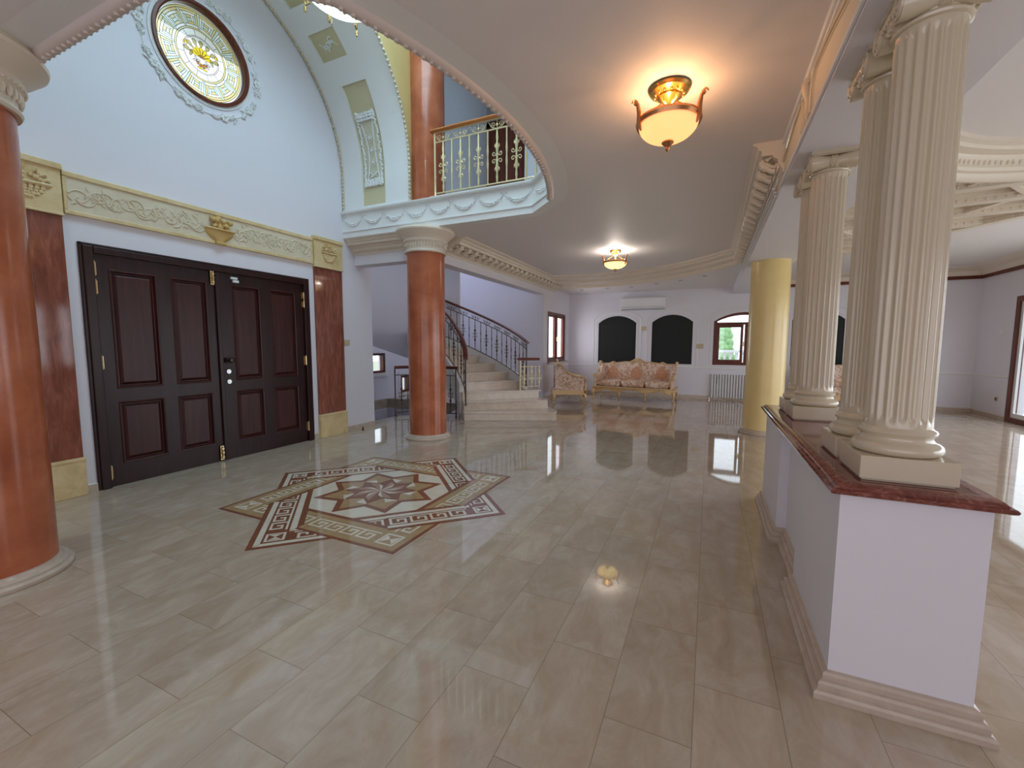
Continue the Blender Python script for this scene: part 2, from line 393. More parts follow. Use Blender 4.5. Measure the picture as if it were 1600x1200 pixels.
# ---- walls
arch_pts = lambda c, hw, z0, zs, rise, n=12: [(c-hw, z0), (c+hw, z0)]+[(c+hw*math.cos(a), zs+rise*math.sin(a)) for a in [PI*i/n for i in range(n+1)]]
def seg_arch(u0, u1, z0, zs, za, n=10):
    hw = (u1-u0)/2; c = (u0+u1)/2; h = za-zs; R = (hw*hw+h*h)/(2*h); t = math.asin(min(1, hw/R))
    return [(u0, z0), (u1, z0)]+[(c+R*math.sin(t-2*t*i/n), zs-(R-h)+R*math.cos(t-2*t*i/n)) for i in range(n+1)]
circ = lambda cy, cz, r, n=48: [(cy+r*math.cos(2*PI*i/n), cz+r*math.sin(2*PI*i/n)) for i in range(n)]
struct(MB().prism([(-3.1, 0), (1.99, 0), (1.99, 2.30), (4.41, 2.30), (4.41, 0), (5.70, 0), (5.70, 6.4), (-3.1, 6.4)], -.25, 0, FX(XW), [circ(3.178, 4.608, .80)]).prism(circ(3.178, 4.608, .80), -.06, 0, FX(XW), [circ(3.178, 4.608, .49)]).build('wall_entrance', M_WALL))
# side wall of the lounge with the casement window
struct(MB().prism(rect(10.15, 12.5, 0, HC), -.23, 0, FX(-3.80), [rect(10.45, 11.90, .95, 2.26)]).build('wall_left', M_WALL))
# far wall; arched windows
WA = [seg_arch(-2.92, -1.87, .90, 2.02, 2.22), seg_arch(-1.45, -.42, .90, 2.02, 2.22), seg_arch(.08, 1.46, .90, 2.02, 2.24), seg_arch(1.79, 2.83, .90, 2.02, 2.22)]
struct(MB().prism(rect(-4.0, 5.3, 0, HC), -.25, 0, FY(12.3), WA).build('wall_far', M_WALL))
struct(MB().prism([(-3.1, 0), (-3.1, HC), (12.5, HC), (12.5, 0), (11.13, 0), (11.13, 2.32), (7.4, 2.32), (7.4, 0), (6.6, 0), (6.6, 2.32), (1.6, 2.32), (1.6, 0)], 0, .25, FX(5.10)).build('wall_right', M_WALL))  # the nearer opening is added, unseen, to house the fill lamp
struct(MB().prism(rect(-5.4, 5.3, 0, HC), 0, .2, FY(-2.95)).build('wall_rear', M_WALL))
# stair hall shell, down to the lower storey and up past the gallery
struct(MB().prism(rect(5.4, 10.4, -2.8, 6.4), -.2, 0, FX(-7.60), [rect(8.12, 8.66, .68, 1.18), rect(9.28, 9.62, .10, .56)]).build('wall_stair_left', M_WALL))
struct(MB().prism(rect(-7.8, -4.03, -2.8, 6.4), -.2, 0, FY(10.15), [rect(-7.0, -4.8, 4.85, 6.05)]).build('wall_stair_far', M_WALL))
struct(MB().box(-7.8, XW-.25, 5.45, 5.70, -2.8, 6.4).build('wall_stair_near', M_WALL))
struct(MB().box(-7.8, -4.4, 5.6, 10.3, -2.9, -2.7).build('floor_lower', M_FLOOR))
wl = MB(); wl.prism([(x, y) for x, y in WELL], -2.7, -.25, FL(0), [[(x+(-6.3-x)*.02, y+(7.2-y)*.02) for x, y in WELL]])
struct(wl.build('wall_stairwell', M_WALL))
# beams
struct(MB().box(-4.03, -3.80, 5.34, 10.15, 2.663, HC+.01).build('beam_left', M_WALL))
struct(MB().box(XW, -3.84, 5.34, 5.56, 2.663, HC+.01).build('beam_entrance', M_WALL))
bm_ = MB(); bm_.prism(rect(-3.0, 12.3, 2.70, HC+.01), 0, .66, FX(.49)); struct(bm_.build('beam_colonnade', M_WALL))
# upper storey: gallery walls and roof
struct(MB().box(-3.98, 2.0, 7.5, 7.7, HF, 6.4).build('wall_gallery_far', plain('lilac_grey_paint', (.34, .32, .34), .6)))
struct(MB().box(1.8, 2.0, -1.0, 7.5, HF, 6.4).build('wall_gallery_right', M_WALL))
struct(MB().box(XW, 2.0, -1.2, -1.0, HF, 6.4).build('wall_gallery_near', M_WALL))
SKY = rect(-3.75, -1.6, 1.7, 4.6); SKY2 = rect(-4.0, -3.1, 5.9, 7.2)
struct(MB().prism(rect(-7.8, 2.0, -1.2, 10.4), 0, .2, FL(6.3), [SKY]).build('ceiling_upper', M_PLAS))
wn = empty('window_8', (0, 0, 0), None, None); struct(wn)
for nm, q in (('roof_pane', SKY),): MB().prism(q, .12, .13, FL(6.3)).build(nm, M_SKYG, wn)
gd = empty('door_3', (-3.5, 7.5, HF), None, None); struct(gd, 'dark red wooden door at the back of the gallery')
MB().box(-4.0, -3.90, 7.47, 7.51, HF, 5.55).box(-3.26, -3.16, 7.47, 7.51, HF, 5.55).box(-4.0, -3.16, 7.47, 7.51, 5.45, 5.55).build('door_frame', M_WOOD, gd); MB().box(-3.90, -3.26, 7.48, 7.50, HF, 5.45).build('door_leaf', M_WOOD, gd)
struct(MB().box(-3.10, -2.30, 7.25, 7.5, HF, 6.3).build('wall_gallery_pier', M_WALL))
# vaulted niche over the entrance: soffit with sunk panels, end wall with the arch cut out
ZC, RV = 3.90, 1.94
def vp(x, deg, r=RV): a = math.radians(deg); return (x, YA+.02+r*math.cos(a), ZC+r*math.sin(a))
X0, X1 = XW, -3.98
vault = MB()
PAN = [(-13.5, 35.0, -4.86, -4.42), (43.8, 53.2, -5.0, -4.55), (62, 71.5, -5.0, -4.55), (86, 94, -5.0, -4.55), (108.5, 118, -5.0, -4.55), (126.8, 136.2, -5.0, -4.55), (145, 193.5, -4.86, -4.42)]
STILT = ZC-3.42
def vpt(x, s, r=RV):
    # s in degrees; below 0 / above 180 the vault runs straight down
    if s < 0: return (x, YA+.02+r, ZC+RV*math.radians(s)*.92)
    if s > 180: return (x, YA+.02-r, ZC-RV*math.radians(s-180)*.92)
    return vp(x, s, r)
angs = sorted(set([-15.5, 195.5]+[i*3.0 for i in range(0, 61)]+[p for q in PAN for p in q[:2]]+[-10, -5, 185, 190]))
for a, b in zip(angs, angs[1:]):
    m = (a+b)/2; pn = next((q for q in PAN if q[0] < m < q[1]), None)
    if pn is None: vault.add([vpt(X0, a), vpt(X1, a), vpt(X1, b), vpt(X0, b)], [(0, 1, 2, 3)])
    else:
        vault.cur = 0
        for xa, xb in ((X0, pn[2]), (pn[3], X1)): vault.add([vpt(xa, a), vpt(xb, a), vpt(xb, b), vpt(xa, b)], [(0, 1, 2, 3)])
        for xx in (pn[2], pn[3]): vault.add([vpt(xx, a), vpt(xx, b), vpt(xx, b, RV+.035), vpt(xx, a, RV+.035)], [(0, 1, 2, 3)])
        vault.cur = 1; vault.add([vpt(pn[2], a, RV+.035), vpt(pn[3], a, RV+.035), vpt(pn[3], b, RV+.035), vpt(pn[2], b, RV+.035)], [(0, 1, 2, 3)]); vault.cur = 0
        for e in (a, b):
            if e in pn[:2]: vault.add([vpt(pn[2], e), vpt(pn[3], e), vpt(pn[3], e, RV+.035), vpt(pn[2], e, RV+.035)], [(0, 1, 2, 3)])
vo = struct(vault.build('ceiling_vault', [M_PLAS, M_BEIGE], smooth=True, angle=25))
yl, yr = YA+.02-RV-.003, YA+.02+RV+.003
tw = MB(); tw.box(X1-.06, X1, -1.0, yl, 3.42, ZC).box(X1-.06, X1, yr, 5.36, 3.42, ZC)
tw.prism([(-1.0, ZC)]+[(YA+.02-(RV+.003)*math.cos(PI*i/48), ZC+(RV+.003)*math.sin(PI*i/48)) for i in range(49)]+[(5.36, ZC), (5.36, 6.3), (-1.0, 6.3)], -.06, 0, FX(X1))
struct(tw.build('wall_vault_end', M_TAN))
struct(MB().box(X1-.06, X1-.001, 5.36, 7.6, HF, 6.3).build('wall_gallery_left', M_WALL))
# rope mouldings on both rims of the vault
for x, r, nm in ((X0+.02, .022, 'trim_1'), (X1+.012, .022, 'trim_2')):
    rp = MB(); pts = [vpt(x, -15.5+211*i/90, RV-.006) for i in range(91)]; rp.tube(pts, r*.7, 6)
    n = 120
    for i in range(n):
        s = -15.5+211*(i+.5)/n; p = vpt(x, s, RV-.016); rp.blob(p, (r*.95, r*.95, r*.95), 6, 5)
    struct(rp.build(nm, M_PEARL, smooth=True))
# plaster relief in the sunk panels
rf = MB(); rg = MB()
for q in (PAN[0], PAN[6]):
    s0, s1 = (-5, 25) if q is PAN[0] else (155, 185); xm = (q[2]+q[3])/2; rr = random.Random(4)
    pl = []
    fr = lambda u, v, w, s0=s0, s1=s1, xm=xm: vpt(xm+u, s0+(s1-s0)*v, RV+.024-w*1.6)
    for i in range(12):  # plaque ground
        a, b = i/12, (i+1)/12
        A = [fr(-.17, a, 0), fr(.17, a, 0), fr(.17, b, 0), fr(-.17, b, 0), fr(-.17, a, -.012), fr(.17, a, -.012), fr(.17, b, -.012), fr(-.17, b, -.012)]
        rg.add(A, [(0, 1, 2, 3), (0, 1, 5, 4), (2, 3, 7, 6), (1, 2, 6, 5), (3, 0, 4, 7)])
    for u in (-.155, .155):
        for i in range(40):
            rf.blob(fr(u+rr.uniform(-.012, .012), (i+.5)/40, .006), rr.uniform(.014, .022), 5, 4)
    for v in (.03, .06, .10, .90, .94, .97):
        for i in range(14): rf.blob(fr(-.15+.3*i/13, v, .006), rr.uniform(.014, .028), 5, 4)
    relief_scrolls(rf, lambda u, v, w, fr=fr: fr(u, v, .006), [(-.1, .14), (.1, .24)], .010, .05, rr)
    for k in range(3):
        for i in range(16):
            a = i*2.4; R = .006*i; rf.blob(fr(R*math.cos(a), .35+.16*k+R*math.sin(a)*1.1*.5, .006), .010, 5, 4)
    for sg in (-1, 1):
        rf.tube([fr(sg*(.11-.05*math.sin(t/20*PI)), .12+.76*t/20, .004) for t in range(21)], .009, 5)
for q in PAN[1:6]:
    sm = (q[0]+q[1])/2; rr = random.Random(9); xm = (q[2]+q[3])/2
    fr = lambda u, v, w, xm=xm, sm=sm: vpt(xm+u, sm+math.degrees(v/RV), RV+.03-w)
    for sg in (-1, 1):
        rf.tube([fr(.02*sg+sg*.13*t/14, .03*math.sin(t/14*PI*1.6)*sg, .004) for t in range(15)], [.012*(1-.6*t/14) for t in range(15)], 5)
        sp = [(sg*.06+.045*(1-t/16)*math.cos(t/16*7+sg), .03*sg+.045*(1-t/16)*math.sin(t/16*7+sg)) for t in range(17)]
        rf.tube([fr(a, b, .004) for a, b in sp], .009, 5)
    for i in range(7): a = i*.9; rf.blob(fr(.025*math.cos(a), .025*math.sin(a), .006), .014, 6, 4)
rg.build('plaque_ground', plain('pale_olive_paint', (.60, .57, .42), .5), vo); rp = rf.build('vault_panel_relief', M_PLAS, vo, smooth=True); rp['label'] = 'white plaster scroll relief in the sunk beige panels'

# ---- gallery edge: garland fascia and rolled moulding
edge = [(x, y) for x, y in OP]
fa = MB()
# travel so that "out" points into the opening
path = edge  # runs along +X then clockwise: right-hand side faces the opening
fa.sweep([(0, HC+.001), (.0, HF), (-.17, HF-.001), (-.17, HC+.001)], [(x if x > XW+.01 else XW, y) for x, y in path])
fo = struct(fa.build('trim_3', M_PLAS))
mo = MB(); mo.sweep([(0, 3.12), (.014, 3.125), (.014, 3.14), (0, 3.145)], path); mo.sweep([(0, 3.385), (.035, 3.39), (.045, 3.405), (.045, 3.425), (0, 3.43)], path)
struct(mo.build('trim_4', M_PLAS, smooth=True))
ro = MB()
prof = [(.035+.042*math.cos(2*PI*k/12), HC+.012+.042*math.sin(2*PI*k/12)) for k in range(12)]
near_path = path[2:]
ro.sweep(prof, near_path)
def walk(path, step):
    out = []; d = step/2
    for (a, b), (c, e) in zip(path, path[1:]):
        L = math.hypot(c-a, e-b); t = d
        while t < L: out.append((a+(c-a)*t/L, b+(e-b)*t/L, (c-a)/L, (e-b)/L)); t += step
        d = t-L
    return out
for x, y, dx, dy in walk(near_path, .06):
    nx, ny = dy, -dx
    ro.blob((x+nx*.064, y+ny*.064, HC-.006), (.013, .013, .015), 6, 5); ro.blob((x+nx*.035+dx*.03, y+ny*.035+dy*.03, HC-.028), .014, 5, 4)
struct(ro.build('trim_5', plain('grey_plaster', (.66, .58, .54), .45), smooth=True))
ga = MB()
def garland(p0, p1, nrm):
    """festoon of leaves between two bows"""
    p0 = Vector(p0); p1 = Vector(p1); nrm = Vector(nrm); n = 15; d = (p1-p0)
    for i in range(n+1):
        t = i/n; r = .006+.012*math.sin(t*PI); q = p0+d*t+Vector((0, 0, -.115*4*t*(1-t)))
        for s in (-1, 1): ga.blob(q+Vector((0, 0, s*r*.7))+nrm*.003+d.normalized()*random.uniform(-.006, .006), (r, r, r*.8), 5, 4)
    for s in (-1, 1):   # ribbon tails
        ga.tube([p0+d.normalized()*s*.01, p0+d.normalized()*s*.035+Vector((0, 0, -.04)), p0+d.normalized()*s*.03+Vector((0, 0, -.085))], .0045, 4)
        ga.tube([p0+Vector((0, 0, .0)), p0+d.normalized()*s*.035+Vector((0, 0, .028)), p0+d.normalized()*s*.05, p0], .005, 4)
segs = []
pp = walk([(XW+.02, 5.12), (-2.1, 5.12)], .315)
P = [(XW+.03+.393*i, 5.12-.004, 3.335) for i in range(9)]
for a, b in zip(P, P[1:]): garland(a, b, (0, -1, 0))
a = Vector((-2.06, 5.10, 3.335)); b = Vector((-1.67, 4.71, 3.335)); garland(a, b, (-.7, -.7, 0))
ap = [(ARC[i][0]-.004, ARC[i][1], 3.335) for i in range(0, 23, 2)]
for a, b in zip(ap, ap[1:]): garland(a, b, (-1, 0, 0))
g_ = ga.build('garland_relief', M_PLAS, fo, smooth=True)

# ================================================================== ENTRANCE WALL
def ornament(fr, u0, u1, v0, v1, rnd, mb, r=.011, n=None):
    n = n or max(2, int((u1-u0)/.17)); vm = (v0+v1)/2; am = (v1-v0)*.42
    relief_scrolls(mb, fr, [(u0+(u1-u0)*i/n, vm+am*.35*(1 if i % 2 else -1)) for i in range(n+1)], r, am, rnd)
door = empty('door_1', (XW, 3.2, 0), 'double mahogany entrance door with eight raised panels', None); struct(door)
fm = MB()
for y0, y1 in ((1.99, 2.065), (4.335, 4.41)): fm.box(XW-.14, XW+.035, y0, y1, 0, 2.30)
fm.box(XW-.14, XW+.035, 2.065, 4.335, 2.235, 2.30)
for y0, y1 in ((1.965, 1.995), (4.405, 4.435)): fm.box(XW, XW+.02, y0, y1, 0, 2.325)
fm.box(XW, XW+.02, 1.965, 4.435, 2.30, 2.325)
fm.build('door_frame', M_DOOR, door, bevel=.006)
MB().box(XW-.14, XW-.01, 2.065, 4.335, 0, .016).build('threshold', M_DOOR, door)
def leaf(y0, y1, panels, wide):
    mb = MB(); mb.prism(rect(y0, y1, .015, 2.235), -.07, -.012, FX(XW+.01), [rect(a, b, c, d) for a, b, c, d in panels]); lf = mb.build('door_leaf', M_DOOR, door)
    for a, b, c, d in panels:
        m = MB(); x = XW+.01
        def ring(i0, w0, i1, w1):
            A = [(x+w0, a+i0, c+i0), (x+w0, b-i0, c+i0), (x+w0, b-i0, d-i0), (x+w0, a+i0, d-i0)]; B = [(x+w1, a+i1, c+i1), (x+w1, b-i1, c+i1), (x+w1, b-i1, d-i1), (x+w1, a+i1, d-i1)]
            m.add(A+B, [(k, (k+1) % 4, 4+(k+1) % 4, 4+k) for k in range(4)])
        ring(0, -.012, .006, -.004); ring(.006, -.004, .016, -.006); ring(.016, -.006, .026, -.034); ring(.026, -.034, .034, -.034); ring(.034, -.034, .062, -.016)
        i = .062; m.add([(x-.016, a+i, c+i), (x-.016, b-i, c+i), (x-.016, b-i, d-i), (x-.016, a+i, d-i)], [(0, 1, 2, 3)])
        m.build('door_panel', M_DOORP, lf)
    return lf
e = .025
L1 = leaf(2.068, 3.160, [(2.20-e, 2.57, .96, 2.11), (2.72-e, 3.06, .96, 2.11), (2.20-e, 2.57, .215, .83), (2.72-e, 3.06, .215, .83)], 1)
L2 = leaf(3.185, 4.332, [(3.335, 3.695, .96, 2.11), (3.835, 4.21, .96, 2.11), (3.335, 3.695, .20, .83), (3.835, 4.21, .20, .83)], 0)
MB().box(XW-.02, XW+.022, 3.145, 3.19, .015, 2.235).build('astragal', M_DOOR, door, bevel=.006)
def hinge(y, z, h=.11, par=L1):
    m = MB(); m.tube([(XW+.022, y, z-h/2), (XW+.022, y, z+h/2)], .011, 8); m.blob((XW+.022, y, z+h/2+.006), .009); m.blob((XW+.022, y, z-h/2-.006), .009)
    m.box(XW-.002, XW+.006, y-.02, y+.02, z-h/2, z+h/2); m.build('hinge', M_BRASS, par)
for z in (.15, 1.22, 1.93, 2.10): hinge(2.066, z, .12, L1)
for z in (.22, 1.17, 1.98, 2.06): hinge(4.334, z, .12, L2)
def bolt(z0, z1):
    m = MB(); m.box(XW+.01, XW+.02, 3.095, 3.135, z0, z1); m.tube([(XW+.03, 3.115, z0+.01), (XW+.03, 3.115, z1-.01)], .008, 8)
    for t in (.2, .5, .8): m.box(XW+.02, XW+.038, 3.10, 3.13, z0+(z1-z0)*t-.008, z0+(z1-z0)*t+.008)
    m.blob((XW+.045, 3.115, (z0+z1)/2), .012); m.build('flush_bolt', M_BRASS, L1)
bolt(2.08, 2.235); bolt(.02, .19)
RXm = Matrix.Rotation(PI/2, 3, 'Y')
k = MB(); k.lathe([(.034, 0), (.034, .008), (.014, .012), (.012, .04), (.028, .05), (.034, .07), (.026, .088), (.0, .092)], 20, (XW+.0, 3.255, 1.205), axis=RXm); k.build('door_knob', M_DKMETAL, L2, smooth=True)
for z in (1.07, .948):
    k = MB(); k.lathe([(.030, 0), (.030, .008), (.026, .014), (.010, .014), (.010, .02), (0, .02)], 20, (XW, 3.25, z), axis=RXm); k.build('lock_escutcheon', M_STEEL, L2, smooth=True)
sn = empty('door_contact_sensor', (XW+.02, 3.37, 2.17), 'white magnetic contact sensor at the top of the right door leaf', 'sensor')
MB().box(XW, XW+.022, 3.33, 3.41, 2.175, 2.20).build('magnet', M_WHITE, sn, bevel=.003); MB().box(XW, XW+.03, 3.35, 3.42, 2.135, 2.165).build('sensor_body', M_WHITE, sn, bevel=.004)

# marble pilasters on either side of the door
def pilaster(y0, y1, side):
    t = empty('marble_pilaster', (XW, (y0+y1)/2, 0), 'wide polished red-brown marble pilaster partly hidden behind the left column' if side < 0 else 'narrow polished red-brown marble pilaster right of the entrance door', 'pilaster')
    MB().box(XW, XW+.035, y0, y1, .355, 2.52).build('marble_slab', M_PIL, t, bevel=.003)
    MB().box(XW, XW+.055, y0-.008, y1+.008, 0, .33).box(XW, XW+.062, y0-.012, y1+.012, .325, .355).build('stone_base', M_STONE, t, bevel=.006)
    MB().box(XW, XW+.05, y0-.008, y1+.008, 2.515, 2.945).box(XW, XW+.07, y0-.015, y1+.015, 2.905, 2.955).box(XW, XW+.06, y0-.01, y1+.01, 2.515, 2.535).build('carved_block', M_STONE, t, bevel=.005)
    m = MB(); fr = lambda u, v, w: (XW+.052+w, u, v); c = (y0+y1)/2 if side > 0 else y1-.26; rr = random.Random(3); s = .85 if side > 0 else 1.25
    # basket of fruit in relief
    pts = [(.0, -.12), (.10, -.10), (.135, -.02), (.15, .03), (-.15, .03), (-.135, -.02), (-.10, -.10)]
    for i in range(9):
        for j in range(5):
            uu = (i-4)/4; vv = j/4; wd = .12*math.sqrt(max(.05, 1-(1-vv)**2*.75)); m.blob(fr(c+uu*wd*s, 2.63+vv*.10, .004), (.014, .018, .016), 6, 4)
    m.tube([fr(c-.16*s, 2.745, .01), fr(c, 2.735, .014), fr(c+.16*s, 2.745, .01)], .014, 6)
    for i in range(16): a = rr.uniform(0, PI); R = rr.uniform(.02, .12); m.blob(fr(c+R*math.cos(a)*1.15*s, 2.76+R*math.sin(a)*.85, .006), rr.uniform(.012, .024), 7, 5)
    for i in range(8): a = PI*i/7; m.tube([fr(c+.09*math.cos(a)*s, 2.77+.05*math.sin(a), .006), fr(c+.145*math.cos(a)*s, 2.78+.10*math.sin(a), .014), fr(c+.16*math.cos(a)*s, 2.76+.12*math.sin(a), .004)], [.006, .014, .003], 5)
    m.build('basket_relief', M_STONE, t, smooth=True)
    return t
pR = pilaster(4.528, 5.035, 1); pL = pilaster(1.18, 1.872, -1)
for z0, z1 in ((1.40, 1.66), (1.14, 1.37)):
    o = MB().box(XW+.035, XW+.0362, 1.56, 1.65, z0, z1).build('pale_inset', M_PATCH, pL); o['label'] = 'pale marble tile let into the red slab'
# frieze over the door
fz = empty('carved_frieze', (XW, 3.2, 2.55), 'long pale stone frieze of carved foliage above the entrance door', 'frieze')
MB().box(XW, XW+.03, 1.895, 4.505, 2.55, 2.905).build('frieze_panel', M_STONE2, fz)
b = MB(); b.box(XW, XW+.045, 1.890, 4.510, 2.87, 2.915); b.box(XW, XW+.04, 1.890, 4.510, 2.548, 2.585); b.box(XW, XW+.04, 1.890, 1.915, 2.585, 2.87); b.box(XW, XW+.04, 4.485, 4.510, 2.585, 2.87)
b.build('frieze_border', M_STONE, fz, bevel=.006)
m = MB(); rr = random.Random(11); fr = lambda u, v, w: (XW+.031+w, u, v)
ornament(fr, 1.97, 3.03, 2.60, 2.86, rr, m, .0095, 9); m.build('foliage_relief', M_STONE2, fz, smooth=True)
m = MB(); ornament(fr, 3.40, 4.44, 2.60, 2.86, rr, m, .0095, 9); m.build('foliage_relief', M_STONE2, fz, smooth=True)
m = MB(); vs = []
for j in range(9):   # bowl
    t = j/8; wv = .045+.12*math.sin(t*PI/2); zz = 2.575+.13*t
    vs.append([(XW+.03+.055*math.sin(PI*i/16)*(0.5+.5*t), 3.215+wv*math.cos(PI*i/16), zz) for i in range(17)])
for j in range(8):
    m.add(vs[j]+vs[j+1], [(i, i+1, i+18, i+17) for i in range(16)])
m.tube([(XW+.045, 3.05, 2.715), (XW+.085, 3.13, 2.71), (XW+.095, 3.215, 2.708), (XW+.085, 3.30, 2.71), (XW+.045, 3.38, 2.715)], .014, 8)
m.tube([(XW+.05, 3.16, 2.562), (XW+.05, 3.27, 2.562)], .02, 8)
for i in range(26): a = rr.uniform(0, PI); R = rr.uniform(.0, .15); m.blob((XW+.045+rr.uniform(0, .03), 3.215+R*math.cos(a), 2.735+R*math.sin(a)*.85), rr.uniform(.018, .032), 8, 6)
o = m.build('urn_relief', M_URN, fz, smooth=True); o['label'] = 'ochre carved urn heaped with fruit at the centre of the frieze'

# round stained glass window
OC = (3.178, 4.608)
win = empty('window_1', (XW, *OC), 'round stained glass window with a yellow shell in a fretwork ring', None); struct(win)
m = MB(); nn = 64
for r0, x0, r1, x1 in ((.462, XW-.058, .462, XW+.02), (.462, XW+.02, .478, XW+.035), (.478, XW+.035, .502, XW+.035), (.502, XW+.035, .506, XW-.002)):
    A = [(x0, OC[0]+r0*math.cos(2*PI*k/nn), OC[1]+r0*math.sin(2*PI*k/nn)) for k in range(nn)]; B = [(x1, OC[0]+r1*math.cos(2*PI*k/nn), OC[1]+r1*math.sin(2*PI*k/nn)) for k in range(nn)]
    m.add(A+B, [(k, (k+1) % nn, nn+(k+1) % nn, nn+k) for k in range(nn)])
m.build('round_frame', M_WOOD, win, smooth=True)
m = MB(); c_ = circ(*OC, .54, 64); m.prism(circ(*OC, .535, 64), 0, .012, FX(XW), [circ(*OC, .503, 64)]); m.build('plaster_collar', M_PLAS, win)
# glass: coloured pieces of one flat lead light, each lit by the sky behind it
def pane_mat(name, c, e):
    mt, nt, p, N = new_mat(name); nt.nodes.remove(p); o = nt.nodes['Material Output']
    tr = N('ShaderNodeBsdfTranslucent'); tr.inputs[0].default_value = (*c, 1); tp = N('ShaderNodeBsdfTransparent'); tp.inputs[0].default_value = (*c, 1)
    gl = N('ShaderNodeBsdfGlossy'); gl.inputs['Roughness'].default_value = .08
    a = N('ShaderNodeMixShader'); a.inputs[0].default_value = .72; b = N('ShaderNodeMixShader'); b.inputs[0].default_value = .05
    nt.links.new(tr.outputs[0], a.inputs[1]); nt.links.new(tp.outputs[0], a.inputs[2]); nt.links.new(a.outputs[0], b.inputs[1]); nt.links.new(gl.outputs[0], b.inputs[2]); nt.links.new(b.outputs[0], o.inputs[0]); return mt
G = [pane_mat('glass_white', (.60, .62, .58), .0), pane_mat('glass_pale_gold', (.50, .43, .20), .0), pane_mat('glass_pale_aqua', (.42, .52, .46), 0), pane_mat('glass_yellow', (.95, .70, .04), 0), pane_mat('glass_orange', (.85, .42, .14), 0), pane_mat('glass_rose', (.85, .70, .72), 0), plain('lead_came', (.07, .07, .07), .5, metal=.6)]
g = MB(); ld = MB()
Fo = lambda r, a, w=0: (XW-.045+w, OC[0]+r*math.cos(math.radians(a)), OC[1]+r*math.sin(math.radians(a)))
def ringpiece(r0, r1, a0, a1, mi, w=0):
    n = max(1, int((a1-a0)/5)); g.cur = mi
    for i in range(n):
        a, b = a0+(a1-a0)*i/n, a0+(a1-a0)*(i+1)/n; g.add([Fo(r0, a, w), Fo(r1, a, w), Fo(r1, b, w), Fo(r0, b, w)], [(0, 1, 2, 3)])
def lead(pts, r=.0022, closed=False): ld.tube(pts, r, 4, closed)
def lring(r, lw=.0025): lead([Fo(r, 360*i/60, .002) for i in range(60)], lw, True)
ringpiece(.445, .466, 0, 360, 0)                       # outer white band
ringpiece(.425, .445, 0, 360, 1)
NK = 12
for kx in range(NK):                                   # greek key ring, r .265-.425
    a0 = 360*kx/NK; st = 360/NK; A = lambda t: a0+st*t
    cells = [(0, .12, 0, 1, 2), (.12, 1, .84, 1, 1), (.12, 1, .0, .16, 0), (.12, .24, .16, .84, 1), (.24, .88, .68, .84, 0), (.76, .88, .16, .68, 2), (.36, .76, .16, .32, 1), (.24, .36, .16, .68, 2), (.36, .48, .32, .68, 0), (.48, .76, .32, .50, 2), (.48, .76, .5, .68, 1), (.88, 1, .16, .84, 0)]
    rr_ = lambda v: .265+.16*v
    for t0, t1, v0, v1, mi in cells:
        ringpiece(rr_(v0), rr_(v1), A(t0), A(t1), mi)
        for t in (t0, t1): lead([Fo(rr_(v0), A(t), .002), Fo(rr_(v1), A(t), .002)])
        for v in (v0, v1): lead([Fo(rr_(v), A(t0+(t1-t0)*i/4), .002) for i in range(5)])
ringpiece(.248, .265, 0, 360, 1); ringpiece(.185, .248, 0, 360, 0); ringpiece(.175, .185, 0, 360, 5); ringpiece(0.001, .175, 0, 360, 0)
for r in (.445, .425, .265, .248, .185, .175): lring(r)
for kx in range(12): lead([Fo(.185, 30*kx+15, .002), Fo(.248, 30*kx+15, .002)])
def petal(cu, cv, ang, L, W, mi, w=.003):
    pts = []
    for i in range(20):
        t = 2*PI*i/20; u = (L/2)*(1-math.cos(t)); v = W*math.sin(t)*(.55+.45*(u/L)); a = math.radians(ang)
        pts.append((OC[0]+cu+u*math.cos(a)-v*math.sin(a), OC[1]+cv+u*math.sin(a)+v*math.cos(a)))
    g.cur = mi; g.add([(XW-.045+w, p[0], p[1]) for p in pts], [tuple(range(20))]); lead([(XW-.045+w+.001, p[0], p[1]) for p in pts], .002, True)
def pet(r, ang, L, W, mi, w=.003): petal(r*math.cos(math.radians(ang)), -.03+r*math.sin(math.radians(ang)), ang, L, W, mi, w)
for i in range(7): pet(.118, 12+26*i, .066, .026, 1)
for i in range(7): pet(.030, 15+25*i, .086, .023, 3)
for i in range(5): pet(.006, 20+35*i, .028, .010, 4)
for s in (-1, 1):
    for i in range(4): petal(s*.055, -.075, 90*i+20, .04, .014, 5, .003)
    petal(s*.03, -.12, 90+s*70, .09, .02, 4, .004); petal(s*.12, -.06, 90+s*20, .07, .018, 1, .003); petal(s*.15, .03, 90-s*20, .05, .02, 3, .003)
petal(.0, -.14, 0, .05, .014, 3, .005); petal(0, -.14, 180, .05, .014, 3, .005)
sg = g.build('stained_glass', G, win); ld.build('lead_came', G[6], sg)
